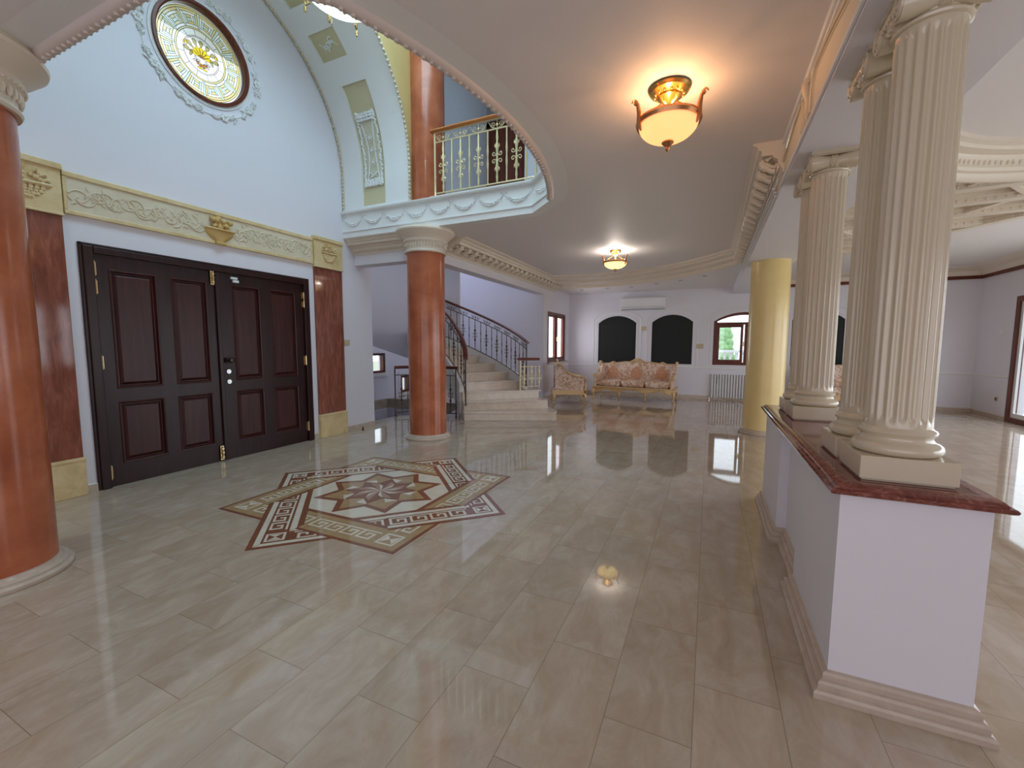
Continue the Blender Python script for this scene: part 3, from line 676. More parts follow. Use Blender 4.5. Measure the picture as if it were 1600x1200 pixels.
# plaster flower wreath around it
m = MB(); rr = random.Random(5); m.tube([(XW+.003, OC[0]+.615*math.cos(2*PI*i/60), OC[1]+.615*math.sin(2*PI*i/60)) for i in range(60)], .007, 5, closed=True)
for kx in range(20):
    a = 18*kx; R = .615
    if kx % 2 == 0:
        c0 = Vector((XW, OC[0]+R*math.cos(math.radians(a)), OC[1]+R*math.sin(math.radians(a))))
        for i in range(6): b_ = i*PI/3; m.blob(c0+Vector((.010, .030*math.cos(b_), .030*math.sin(b_))), (.015, .020, .020), 7, 5)
        m.blob(c0+Vector((.014, 0, 0)), (.012, .012, .012), 7, 5)
    for s in (-1, 1):
        for i in range(5):
            aa = math.radians(a+s*(3.0+i*1.6)); r2 = R+rr.uniform(-.03, .03); c0 = Vector((XW+.004, OC[0]+r2*math.cos(aa), OC[1]+r2*math.sin(aa))); t_ = Vector((0, -math.sin(aa), math.cos(aa)))*s; n_ = Vector((0, math.cos(aa), math.sin(aa)))*rr.uniform(-.7, .7)
            m.tube([c0, c0+(t_+n_)*.024+Vector((.009, 0, 0)), c0+(t_+n_*1.3)*.045], [.004, .013, .003], 5)
wo = m.build('flower_wreath', M_PLAS, None, smooth=True); tag(wo, 'white plaster wreath of roses and leaves around the round stained glass window', 'wreath')

# switches, door stop
def switch(fr, u, v, w=.14, h=.08, label='', n=2):
    t = empty('light_switch', fr(u, v, 0), label, 'light switch'); m = MB(); m.prism(rect(u-w/2, u+w/2, v-h/2, v+h/2), 0, .009, fr); fp = m.build('face_plate', M_SWITCH, t, bevel=.002)
    for i in range(n):
        a = u-w/2+w*(i+.5)/n; q = MB(); q.prism(rect(a-w/n*.32, a+w/n*.32, v-h*.3, v+h*.3), .009, .014, fr); q.build('rocker', M_SWITCH, fp, bevel=.001)
switch(FX(XW), 5.118, 1.43, .12, .085, 'beige double switch right of the narrow marble pilaster')
switch(FY(12.3), -1.66, 1.86, .14, .12, 'beige switch plate between the two black blinds', 1)
switch(FY(12.3), -.235, 1.38, .18, .13, 'beige switch plate between the right black blind and the arched window')
ds = MB(); ds.lathe([(.022, 0), (.02, .01), (.010, .03), (.014, .045), (.006, .06), (0, .062)], 14, (-5.10, 5.26, 0)); tag(ds.build('door_stop', M_WOOD, None, smooth=True), 'tiny dark door stop standing on the floor beside the switch wall', 'door stop')

# ================================================================== CORNICES
def cornice(name, path, wd, z0, z1, mat=M_CORN, mod=.0, dent=True, smooth=True, label=None):
    h = z1-z0; pr = [(0, z0), (.02*wd/.3, z0), (.02*wd/.3, z0+.10*h), (.12*wd, z0+.14*h), (.16*wd, z0+.24*h), (.20*wd, z0+.26*h), (.22*wd, z0+.42*h), (.36*wd, z0+.50*h), (.38*wd, z0+.56*h), (.70*wd, z0+.58*h), (.72*wd, z0+.74*h), (.80*wd, z0+.76*h), (.84*wd, z0+.86*h), (.94*wd, z0+.92*h), (wd, z0+.95*h), (wd, z1), (0, z1)]
    m = MB(); m.sweep(pr, path)
    for x, y, dx, dy in walk(path, .038):
        nx, ny = dy, -dx; m.blob((x+nx*.19*wd, y+ny*.19*wd, z0+.20*h), (.012, .012, .075*h), 5, 4)
    if dent:
        for x, y, dx, dy in walk(path, .032):
            nx, ny = dy, -dx; m.blob((x+nx*.80*wd, y+ny*.80*wd, z0+.82*h), (.009, .009, .009), 5, 4)
    if mod:
        for x, y, dx, dy in walk(path, mod):
            nx, ny = dy, -dx
            p = lambda o, a, z: (x+nx*o*wd+dx*a, y+ny*o*wd+dy*a, z0+z*h)
            for s in (-1, 1):   # scrolled bracket
                m.tube([p(.66, s*.035, .55), p(.62, s*.035, .44), p(.50, s*.035, .40), p(.38, s*.035, .30), p(.26, s*.035, .28), p(.22, s*.035, .36)], .012, 6)
            m.tube([p(.66, 0, .54), p(.60, 0, .38), p(.48, 0, .33), p(.36, 0, .22), p(.25, 0, .20)], [.030, .036, .032, .024, .028], 8)
            for s in (-1, 1):   # leaves between brackets
                m.tube([p(.40, s*.07, .55), p(.52, s*.085, .45), p(.60, s*.07, .50)], [.006, .018, .004], 5)
    o = struct(m.build(name, mat, None, smooth=smooth, angle=35), label); return o
cornice('trim_6', [(-3.80, 5.78), (-3.80, 10.98)], .36, 2.80, HC, mod=.235)
cornice('trim_7', [(XW, 5.34), (-3.90, 5.34)], .21, 2.82, HC)
cornice('trim_8', [(.49, 8.60), (.49, 4.15)], .235, 2.79, HC, mod=.235)
# flat moulding bands on the colonnade beam beyond and below the cornice
m = MB()
for z0, z1, o in ((2.715, 2.735, .02), (2.745, 2.765, .03), (2.775, 2.80, .04)): m.box(.49-o, .49, 4.55, 8.70, z0, z1)
m.box(.475, .49, -2.9, 4.3, 2.715, 2.745); m.box(.462, .49, -2.9, 4.15, 3.0, HC); m.box(.475, .49, -2.9, 4.15, 2.975, 3.0)
struct(m.build('trim_9', M_PLAS, None, bevel=.004))
# stepped soffit bands in front of the dropped ceiling of the lounge
m = MB()
def offs(path, w): # scaled towards the middle of the room
    out = []
    for x, y in path:
        t = (x+3.8)/4.29; out.append((x-.02*w*t, y-w*(1.0-.42*t)))
    return out
for k, (w0, w1, za, zb) in enumerate(((0, .10, 2.865, 2.92), (.10, .16, 2.885, 2.93), (.16, .62, 2.93, 2.95), (.62, .70, 2.935, 2.975), (.70, 1.08, 2.975, 2.99), (1.08, 1.17, 2.98, 3.015), (1.17, 1.32, 3.005, 3.03))):
    a = offs(LA, w0); b = offs(LA, w1); n = len(a)
    m.prism(a+b[::-1], za, HC, FL(0))
for x, y, dx, dy in walk([(p[0], p[1]-.05) for p in LA], .05): m.blob((x, y, 2.872), (.015, .015, .012), 5, 4)
struct(m.build('trim_10', M_CORN, None))
# arched panel moulding and hanging bracket on the colonnade beam
ab = empty('plaster_arch_moulding', (.49, 2.6, 2.75), 'cream arched plaster moulding with a drop bracket on the beam above the fluted columns', 'moulding')
fr = lambda u, v, w: (.49-w, u, v); m = MB()
def bezarc(p0, p1, p2, n=18): return [((1-t)**2*p0[0]+2*t*(1-t)*p1[0]+t*t*p2[0], (1-t)**2*p0[1]+2*t*(1-t)*p1[1]+t*t*p2[1]) for t in [i/n for i in range(n+1)]]
A1 = bezarc((1.75, 2.745), (2.62, 2.97), (3.02, 2.965)); A2 = bezarc((3.02, 2.965), (3.13, 2.93), (3.10, 2.745), 8)
for d, r, w in ((0, .013, .012), (.022, .009, .008), (-.018, .007, .006)):
    m.tube([fr(u, v+d, w) for u, v in A1], r, 6); m.tube([fr(u+d, v, w) for u, v in A2], r, 6)
B1 = [(6.45-u, v) for u, v in A1]; B2 = [(6.45-u, v) for u, v in A2]
for d, r, w in ((0, .013, .012), (.022, .009, .008)):
    m.tube([fr(u, v+d, w) for u, v in B1], r, 6); m.tube([fr(u-d, v, w) for u, v in B2], r, 6)
m.build('arch_moulding', M_PEARL, ab, smooth=True)
m = MB(); m.prism(A1+A2[1:], .0, .006, fr); m.prism(B1+B2[1:], 0, .006, fr); m.build('arch_field', plain('pale_apricot_paint', (.78, .69, .54), .5), ab)
m = MB(); c = 3.225
m.tube([fr(c, 3.0, .01), fr(c, 2.965, .028), fr(c, 2.92, .022), fr(c, 2.87, .012), fr(c, 2.82, .012)], [.02, .026, .024, .015, .014], 10)
for i in range(9): m.blob(fr(c, 2.83-.012*i, .012), .014-.001*i, 8, 5)
for s in (-1, 1): m.tube(spiral(fr(c+s*.035, 2.985, .016), .028, 1.3, (0, s, 0), (0, 0, 1), 18), .008, 6)
m.build('drop_bracket', M_PEARL, ab, smooth=True)

# ================================================================== COLUMNS
def round_column(name, x, y, r, z0, z1, mat, label, cap=True, base=True, group=None):
    t = empty(name, (x, y, z0), label, 'column', group); zb = z0+.075 if base else z0
    if base:
        MB().lathe([(r+.062, z0), (r+.068, z0+.008), (r+.068, z0+.026), (r+.055, z0+.034), (r+.046, z0+.036), (r+.046, z0+.050), (r+.030, z0+.058), (r+.022, z0+.060), (r+.018, z0+.075), (r-.01, z0+.078)], 64, (x, y, 0)).build('column_base', M_BASE, t, smooth=True)
    zt = z1-.33 if cap else z1
    MB().lathe([(r, zb), (r*.999, (zb+zt)/2), (r*.985, zt)], 64, (x, y, 0)).build('column_shaft', mat, t, smooth=True)
    if cap:
        c = MB(); h = z1-zt; q = [(.99, 0), (1.07, 0), (1.10, .05), (1.07, .10), (1.03, .12), (1.02, .16), (1.05, .30), (1.12, .42), (1.17, .46), (1.15, .50), (1.15, .56), (1.24, .66), (1.38, .74), (1.47, .82), (1.53, .86), (1.55, .92), (1.50, .97), (1.50, 1.0)]
        c.lathe([(r*a, zt+h*b) for a, b in q], 64, (x, y, 0))
        for i in range(44): a = 2*PI*i/44; c.blob((x+r*1.08*math.cos(a), y+r*1.08*math.sin(a), zt+h*.30), (.014, .014, .032), 6, 5)
        for i in range(60): a = 2*PI*i/60; c.blob((x+r*1.16*math.cos(a), y+r*1.16*math.sin(a), zt+h*.45), .009, 5, 4)
        c.build('column_capital', M_CORN, t, smooth=True, angle=30)
    return t
round_column('red_column', -3.84, 5.31, .275, 0, HC, M_RED, 'round red marbled column right of the entrance door with cream capital')
round_column('red_column', -3.84, .93, .275, 0, HC, M_RED, 'round red marbled column cut by the left edge of the view, in front of the wide pilaster')
round_column('red_column', -3.84, 5.40, .245, HF, 6.3, M_RED, 'upper red marbled column on the gallery beside the railing', cap=False, base=False)
round_column('yellow_column', .82, 7.86, .275, 0, 2.70, M_YEL, 'plain round yellow column under the beam beyond the fluted columns', cap=False)

def fluted_column(x, y, label, zb=.875, zt=2.70):
    t = empty('fluted_column', (x, y, zb), label, 'column', 'fluted cream columns on the half wall')
    MB().box(x-.148, x+.148, y-.146, y+.146, zb+.008, zb+.098).box(x-.140, x+.140, y-.138, y+.138, zb, zb+.009).build('plinth', M_PEARL, t, bevel=.003)
    b = MB(); b0 = zb+.098; b.lathe([(.128, b0), (.140, b0+.008), (.146, b0+.022), (.142, b0+.036), (.130, b0+.046), (.120, b0+.050), (.116, b0+.054), (.112, b0+.066), (.114, b0+.074), (.122, b0+.080), (.124, b0+.088), (.120, b0+.096), (.112, b0+.100), (.108, b0+.108)], 48, (x, y, 0)); b.build('column_base', M_PEARL, t, smooth=True)
    z0 = b0+.106; z1 = zt-.125; NF = 20; sub = 8; vs = []; rings = [(z0, .0), (z0+.02, .0), (z0+.035, .6), (z0+.05, 1), ((z0+z1)/2, 1), (z1-.05, 1), (z1-.035, .6), (z1-.02, 0), (z1, 0)]
    for z, dpt in rings:
        R = .107-.004*(z-z0)/(z1-z0)
        for i in range(NF*sub):
            ph = (i % sub)/sub
            g_ = 0 if ph < .12 or ph > .88 else math.sin((ph-.12)/.76*PI)**.6*.0125
            a = 2*PI*i/(NF*sub); r = R-g_*dpt; vs.append((x+r*math.cos(a), y+r*math.sin(a), z))
    n = NF*sub; fs = [(j*n+k, j*n+(k+1) % n, (j+1)*n+(k+1) % n, (j+1)*n+k) for j in range(len(rings)-1) for k in range(n)]
    MB().add(vs, fs).build('column_shaft', M_PEARL, t, smooth=True, angle=50)
    c = MB(); zc = z1
    c.lathe([(.104, zc-.004), (.114, zc), (.117, zc+.008), (.112, zc+.016), (.108, zc+.02), (.112, zc+.03), (.128, zc+.05), (.130, zc+.06), (.09, zc+.06)], 40, (x, y, 0))
    for i in range(22): a = 2*PI*i/22; c.blob((x+.118*math.cos(a), y+.118*math.sin(a), zc+.042), (.012, .012, .014), 6, 5)
    # bolsters along X with volutes on the faces towards +-X
    for s in (-1, 1):
        prof = [(.052, -.128), (.050, -.10), (.040, -.05), (.034, -.022), (.040, -.018), (.040, .018), (.034, .022), (.040, .05), (.050, .10), (.052, .128)]
        c.lathe(prof, 20, (x, y+s*.100, zc+.058), axis=RXm)
        for k in (-.012, .0, .012): c.lathe([(.040, k-.004), (.044, k), (.040, k+.004)], 20, (x, y+s*.100, zc+.058), axis=RXm)
        for sx in (-1, 1):
            c.tube(spiral((x+sx*.130, y+s*.100, zc+.058), .047, 2.4, (0, s, 0), (0, 0, 1), 44, PI/2, -1, .006), .0078, 6); c.blob((x+sx*.131, y+s*.100, zc+.058), .011, 8, 6)
    c.box(x-.128, x+.128, y-.10, y+.10, zc+.060, zc+.105); c.box(x-.132, x+.132, y-.142, y+.142, zc+.103, zt); c.box(x-.124, x+.124, y-.132, y+.132, zc+.096, zc+.105)
    for sx in (-1, 1):
        for i in range(5): c.blob((x+sx*.130, y-.05+.025*i, zc+.07), (.008, .011, .016), 6, 5)
        c.tube([(x+sx*.128, y-.08, zc+.085), (x+sx*.130, y, zc+.080), (x+sx*.128, y+.08, zc+.085)], .006, 6)
    c.build('ionic_capital', M_PEARL, t, smooth=True, angle=35)
    return t
fluted_column(.705, 2.215, 'nearest fluted cream column, largest of the four, on the near end of the half wall')
fluted_column(.705, 2.58, 'fluted cream column just behind the nearest one, second of the near pair')
fluted_column(.705, 3.72, 'front fluted cream column of the far pair on the half wall')
fluted_column(.705, 4.085, 'rearmost fluted cream column, back one of the far pair next to the yellow column')

# ---- half wall
hw = empty('half_wall', (.70, 3.2, 0), 'white half wall with red marble top carrying the four fluted columns', 'half wall')
HWO = [(.485, 2.0), (.92, 2.0), (.92, 2.79), (.86, 2.79), (.86, 3.50), (.92, 3.50), (.92, 4.34), (.485, 4.34), (.485, 3.50), (.545, 3.50), (.545, 2.79), (.485, 2.79)]
MB().prism(HWO, 0, .835, FL(0)).build('wall_body', M_WALL, hw)
m = MB(); m.sweep([(0, 0), (.052, 0), (.052, .022), (.046, .032), (.036, .035), (.036, .056), (.030, .066), (.020, .069), (.020, .088), (.014, .098), (0, .102)], HWO, closed=True); m.build('marble_skirting', M_BASE, hw)
m = MB(); TP = [(.52, 2.035), (.89, 2.035), (.89, 4.37), (.52, 4.37)]
m.sweep([(0, .833), (.062, .833), (.072, .838), (.075, .846), (.070, .853), (.058, .856), (.054, .862), (.046, .870), (.036, .873), (.032, .875), (0, .875)], TP, closed=True); m.box(.521, .889, 2.036, 4.369, .834, .8749)
m.build('marble_top', M_TOP, hw, smooth=True, angle=30)

# ================================================================== RAILINGS
def bal_mesh(name, h, scroll, mat, s=1.0):
    m = MB(); r = .008*s
    m.tube([(0, 0, 0), (0, 0, h)], r, 6)
    if scroll:
        zc = h*.48
        m.lathe([(r, zc-.24*s), (.013*s, zc-.19*s), (.008*s, zc-.15*s), (.020*s, zc-.11*s), (.012*s, zc-.06*s), (.010*s, zc), (.012*s, zc+.06*s), (.020*s, zc+.11*s), (.008*s, zc+.15*s), (.013*s, zc+.19*s), (r, zc+.24*s)], 8)
        for sx in (-1, 1):
            for sz in (-1, 1):
                m.tube(spiral((sx*.036*s, 0, zc+sz*.038*s), .026*s, 1.1, (sx, 0, 0), (0, 0, sz), 14, PI, 1, .006), .0045*s, 5)
                m.tube([(0, 0, zc+sz*.09*s), (sx*.024*s, 0, zc+sz*.105*s), (sx*.026*s, 0, zc+sz*.13*s)], [.008*s, .007*s, .002*s], 5)
    else:
        for t in (.38, .62): m.lathe([(r, h*t-.06*s), (.012*s, h*t), (r, h*t+.06*s)], 8)
    me = m.build(name, mat, None, smooth=True); return me
def rail_band(m, P, r):
    """running scroll between handrail and upper bar: P(t)->(point, along) for t in metres"""
    pass
def railing(name, label, pts, zf, h, mat, hmat, spacing=.135, loc=None, bands=True, hw_=.028, post=True, first_scroll=1, sc_=1.0):
    """pts: list of (x,y,z) floor line; handrail follows at height h"""
    t = empty(name, pts[0], label, 'railing'); P = [Vector(p) for p in pts]
    up = lambda dz: [p+Vector((0, 0, dz)) for p in P]
    n = len(P); m = MB(); prof = []
    # handrail: rounded section swept along the line
    vs = []; k = 10
    for i, p in enumerate(P):
        a = P[max(0, i-1)]; b = P[min(n-1, i+1)]; d = (b-a); d.z = 0; d.normalize(); s_ = Vector((d.y, -d.x, 0))
        if i == 0: p = p-(b-a).normalized()*.05
        for j in range(k):
            q = 2*PI*j/k; vs.append(p+s_*(hw_*math.cos(q))+Vector((0, 0, h+.030*math.sin(q)*(1 if math.sin(q) > 0 else .8))))
    m.add(vs, [(i*k+j, i*k+(j+1) % k, (i+1)*k+(j+1) % k, (i+1)*k+j) for i in range(n-1) for j in range(k)]+[tuple(range(k)), tuple((n-1)*k+j for j in range(k))])
    m.build('handrail', hmat, t, smooth=True)
    z0, z1 = .075, h-.15
    MB().tube(up(z0), .009, 6).build('bottom_rail', mat, t, smooth=True); MB().tube(up(z1), .009, 6).build('top_rail', mat, t, smooth=True); MB().tube(up(h-.022), .007, 6).build('core_rail', mat, t, smooth=True)
    # lengths
    L = [0]
    for a, c in zip(P, P[1:]): L.append(L[-1]+math.hypot(c.x-a.x, c.y-a.y))
    def at(s):
        for i in range(n-1):
            if s <= L[i+1] or i == n-2:
                u = (s-L[i])/max(1e-6, L[i+1]-L[i]); p = P[i].lerp(P[i+1], u); d = P[i+1]-P[i]; return p, math.atan2(d.y, d.x), d.z/max(1e-6, math.hypot(d.x, d.y))
    if post:
        for s in ((0, L[-1]) if post == 2 else (0,)):
            p, a, g_ = at(s); q = MB(); q.lathe([(.022, 0), (.022, .03), (.014, .04), (.014, h*.3), (.018, h*.33), (.014, h*.36), (.014, h-.02)], 10, p); q.build('newel_post', mat, t, smooth=True)
    cnt = int(L[-1]/spacing); sp = L[-1]/max(1, cnt); protos = {}
    for i in range(1, cnt+(0 if post == 2 else 1)):
        p, a, g_ = at(i*sp); sc = (i % 2 == first_scroll % 2)
        if sc not in protos:
            o = bal_mesh('baluster', z1-z0, sc, mat, sc_); protos[sc] = o
        else: o = protos[sc].copy(); COL.objects.link(o)
        o.parent = t; o.matrix_parent_inverse = Matrix.Translation(t.location).inverted(); o.location = p+Vector((0, 0, z0)); o.rotation_euler = (0, 0, a)
    if bands:
        proto = None
        for i in range(int(L[-1]/(2*sp))):
            p, a, g_ = at((2*i+1)*sp)
            if proto is None:
                q = MB(); hh = .11
                for sx in (-1, 1):
                    q.tube(spiral((sx*.055, 0, .045+hh*.1), .038, 1.4, (sx, 0, 0), (0, 0, 1), 18, -PI/2, 1, .006), .004, 5)
                    q.tube([(sx*.02, 0, .012), (sx*.09, 0, .01+.03), (sx*.125, 0, .10)], .0035, 5)
                q.blob((0, 0, .05), (.018, .012, .018), 8, 6); q.tube([(0, 0, 0), (0, 0, .12)], .0035, 5)
                proto = q.build('scroll_ornament', mat, None, smooth=True); o = proto
            else: o = proto.copy(); COL.objects.link(o)
            o.parent = t; o.matrix_parent_inverse = Matrix.Translation(t.location).inverted(); o.location = p+Vector((0, 0, z1)); o.rotation_euler = (0, -math.atan(g_)*.9, a)
    return t
gp = [(-3.56, 5.17, HF)]+[(-3.56+i*.2, 5.17, HF) for i in range(1, 8)]+[(-2.06, 5.17, HF), (-1.62, 4.72, HF)]+[(x+.05, y, HF) for x, y in ARC[1:9]]
railing('gallery_railing', 'cream and gold iron railing with orange wooden handrail along the gallery edge', gp, HF, .90, M_IRONC, M_RAILW, hw_=.045, sc_=1.3)
# beige kerb under the railing
struct(MB().sweep([(0, HF), (.0, HF+.03), (-.16, HF+.03), (-.16, HF)], [(-3.62, 5.12), (-2.08, 5.12), (-1.66, 4.70)]+ARC[1:9]).build('trim_11', M_CORN))

# ================================================================== STAIRCASE
CX, CY = -4.9, 6.3
st = empty('spiral_staircase', (CX, CY, 0), 'curving marble staircase with pale steps rising left behind the red column', 'staircase')
DA, RI = 10.4, .93
A0 = lambda k: 25+(k-1)*DA+ (2 if k < 3 else 0)
RO = lambda k: {1: 2.68, 2: 2.62, 3: 2.57}.get(k, 2.35)
pol = lambda r, a: (CX+r*math.cos(math.radians(a)), CY+r*math.sin(math.radians(a)))
NS = 10
for k in range(1, NS+1):
    a0 = A0(k)-1.0; a1 = A0(k+1)+1.5; z = .165*k; ro = RO(k); m = MB()
    if k <= 3: a1 = A0(4)+4
    q = [pol(RI, a0+(a1-a0)*i/4) for i in range(5)]; p = [pol(ro, a1+(a0-a1)*i/5) for i in range(6)]
    if k <= 2:  # rounded outer end
        e0 = Vector(pol(ro-.16, a0)); p = p[:-1]+[tuple(Vector(pol(ro, a0+3))), tuple(Vector(pol(ro-.05, a0+.4)))]
    m.prism(q+p, z-.03, z, FL(0))
    qi = [pol(RI+.01, a0+1+(a1-a0-1)*i/4) for i in range(5)]; pi_ = [pol(ro-.03, a1+(a0+1-a1)*i/5) for i in range(6)]
    m.prism(qi+pi_, 0 if k <= 3 else z-.165-.10, z-.03, FL(0)); m.build('step', M_TREAD, st, bevel=.004)
q = [pol(RI, 127.5+.4*i) for i in range(5)]; p = [pol(2.31, 129.1-.4*i) for i in range(5)]
MB().prism(q+p, .165*NS-.16, .165*NS, FL(0)).build('landing', M_TREAD, st, bevel=.004)
# helical soffit and outer string
for nm, r0, r1, dz0, dz1, mat in (('soffit', RI, 2.35, -.48, -.34, M_WALL), ('outer_string', 2.32, 2.38, -.48, .09, M_PLAS), ('inner_string', RI-.03, RI+.03, -.48, .09, M_PLAS)):
    m = MB(); vs = []; n = 0; a = A0(4)-6
    zz = lambda a: .165*((a-25)/DA+1)
    while a <= A0(NS+1)+1: 
        z = max(zz(a)+dz0, .0) if a < 80 else zz(a)+dz0; 
        for r, h in ((r0, z), (r1, z), (r1, zz(a)+dz1), (r0, zz(a)+dz1)): x, y = pol(r, a); vs.append((x, y, h))
        n += 1; a += 3.0
    m.add(vs, [(i*4+j, i*4+(j+1) % 4, (i+1)*4+(j+1) % 4, (i+1)*4+j) for i in range(n-1) for j in range(4)]+[(0, 1, 2, 3), ((n-1)*4, (n-1)*4+1, (n-1)*4+2, (n-1)*4+3)])
    m.build(nm, mat, st, smooth=True)
zz = lambda a: .165*((a-25)/DA+1)
vs = []; n = 0; a = 100.0
while a <= 190:
    for r, h in ((2.40, zz(a)-.75), (2.50, zz(a)-.75), (2.50, 6.35), (2.40, 6.35)): x, y = pol(r, a); vs.append((x, y, h))
    n += 1; a += 3
struct(MB().add(vs, [(i*4+j, i*4+(j+1) % 4, (i+1)*4+(j+1) % 4, (i+1)*4+j) for i in range(n-1) for j in range(4)]+[(0, 1, 2, 3), tuple((n-1)*4+j for j in range(4))]).build('wall_stair_drum', M_WALL, None, smooth=True))
op_ = [(*pol(2.30, a), zz(a)+.03) for a in [48+4*i for i in range(19)]]
railing('stair_railing', 'outer wrought iron stair railing with dark wooden handrail curving up to the left', op_, 0, .90, M_IRON, M_WOOD, .15, hw_=.04)
ip_ = [(*pol(.97, a), zz(a)+.03) for a in [30+5*i for i in range(19)]]
railing('stair_railing', 'inner wrought iron stair railing spiralling up beside the red column', ip_, 0, .90, M_IRON, M_WOOD, .13, hw_=.045)
railing('landing_railing', 'short straight iron guard with thin wooden rail at the right side of the steps', [(-3.40, 7.78, .497), (-3.27, 7.90, .497), (-3.10, 8.06, .497)], 0, .62, M_IRONC, M_WOOD, .075, bands=False)
railing('stairwell_railing', 'low curved iron guard with wooden handrail around the stairwell left of the red column', [(-4.38, 6.96, 0), (-4.7, 6.98, 0), (-5.1, 6.9, 0), (-5.42, 6.72, 0), (-5.5, 6.55, 0)], 0, .96, M_IRON, M_WOOD, .12, bands=False, post=2)
# descending flight in the well
dn = empty('descending_stair', (-6.6, 7.3, -1), 'dark mosaic stair going down beside the entrance wall end', 'staircase')
for k in range(10):
    MB().box(-7.5, -5.75, 5.95+.27*k, 6.24+.27*k, -.17*(k+1)-.2, -.17*(k+1)).build('step', M_DARKST, dn)
m = MB(); m.tube([(-7.50, 5.9, .62), (-7.50, 8.6, -.95)], .03, 8)
for i in range(5): m.tube([(-7.59, 6.1+.55*i, .50-.32*i), (-7.50, 6.1+.55*i, .50-.32*i)], .01, 6)
m.build('wall_handrail', M_WOOD, dn, smooth=True)

# ================================================================== WINDOWS AND DOORS OF THE ROOMS
def window(nm, label): t = empty(nm, (0, 0, 0), label, None); return struct(t)
w2 = window('window_2', 'wooden casement window in the left wall of the lounge'); fr = FX(-3.80)
m = MB(); m.prism(rect(10.45, 11.90, .95, 2.26), -.10, .012, fr, [rect(10.52, 11.14, 1.02, 2.19), rect(11.21, 11.83, 1.02, 2.19)]); m.build('window_frame', M_WOOD, w2, bevel=.004)
for a in (10.52, 11.21):
    m = MB(); m.prism(rect(a, a+.62, 1.02, 2.19), -.07, -.02, fr, [rect(a+.05, a+.57, 1.07, 2.14)]); sa = m.build('casement', M_WOOD, w2)
    MB().prism(rect(a+.05, a+.57, 1.07, 2.14), -.05, -.044, fr).build('pane', M_GLASS, sa)
MB().box(-3.79, -3.72, 10.38, 11.97, .91, .95).build('window_sill', M_BASE, w2)
MB().box(-3.79, -3.76, 11.14, 11.18, 1.5, 1.62).build('window_handle', M_BRASS, w2)
fr = FY(12.3)
def surround(q, t, nm):
    m = MB(); n = len(q); c = (sum(p[0] for p in q)/n, sum(p[1] for p in q)/n)
    def off(d): return [(p[0]+(d if p[0] > c[0] else -d), p[1]+(d if p[1] > 1.5 else -d)) for p in q]
    for d, r in ((.04, .010), (.13, .014)): m.tube([fr(u, v, 0) for u, v in off(d)], r, 6, closed=True)
    m.build(nm, M_PLAS, t, smooth=True)
for i, nm in ((0, 'window_3'), (1, 'window_4'), (3, 'window_5')):
    t = window(nm, ['arched window covered by a black blind, behind the sofa', 'arched window covered by a black blind, right of the air conditioner', '', 'arched window with a black blind seen between the fluted columns'][i])
    q = WA[i]; MB().prism(q, -.055, -.03, fr).build('black_blind', M_BLACK, t); surround(q, t, 'window_surround')
    m = MB(); m.prism(q, -.12, -.07, fr, [[(u*.94+.06*(q[0][0]+q[1][0])/2, v*.95+.05*1.5) for u, v in q]]); m.build('window_frame', M_WOOD, t)
t = window('window_6', 'arched casement window with brown wooden frame showing the garden'); q = WA[2]
inner = lambda d, top=0: [(q[0][0]+d, q[0][1]+d), (q[1][0]-d, q[1][1]+d)]+[(u+(d if u < .62 else -d)*(abs(u-.62)/.54), v-d) for u, v in q[2:]]
m = MB(); m.prism(q, -.10, .0, fr, [rect(.15, 1.39, .97, 1.93), seg_arch(.16, 1.38, 1.99, 2.02, 2.17)]); m.build('window_frame', M_WOOD, t, bevel=.004)
for a, b in ((.16, .74), (.80, 1.38)):
    m = MB(); m.prism(rect(a-.01, b+.02, .97, 1.93), -.075, -.015, fr, [rect(a+.06, b-.04, 1.04, 1.86)]); sa = m.build('casement', M_WOOD, t, bevel=.003)
    MB().prism(rect(a+.06, b-.04, 1.04, 1.86), -.05, -.044, fr).build('pane', M_GLASS, sa)
MB().prism(seg_arch(.16, 1.38, 1.99, 2.02, 2.17), -.05, -.044, fr).build('arch_pane', M_GLASS, t)
MB().box(.745, .785, 12.235, 12.29, 1.38, 1.50).build('window_handle', M_BRASS, t, bevel=.004); surround(q, t, 'window_surround')
# small stair windows
for i, (a, b, c, d) in enumerate(((8.12, 8.66, .68, 1.18), (9.28, 9.62, .10, .56))):
    t = window('window_7' if i == 0 else 'window_9', 'small square window low in the stair wall' if i == 0 else 'smaller square window further down the stair wall'); f2 = FX(-7.60)
    m = MB(); m.prism(rect(a, b, c, d), -.1, .01, f2, [rect(a+.06, b-.06, c+.06, d-.06)]); m.build('window_frame', M_WOOD, t); MB().prism(rect(a+.06, b-.06, c+.06, d-.06), -.06, -.05, f2).build('pane', M_GLASS, t)
    m = MB(); m.prism(rect(a-.09, b+.09, c-.09, d+.09), 0, .03, f2, [rect(a, b, c, d)]); m.build('window_surround', M_PLAS, t)
t = window('window_10', 'high window of the stair hall'); m = MB(); m.prism(rect(-7.0, -4.8, 4.85, 6.05), -.1, 0, FY(10.15), [rect(-6.94, -5.93, 4.91, 5.99), rect(-5.87, -4.86, 4.91, 5.99)]); m.build('window_frame', M_WOOD, t)
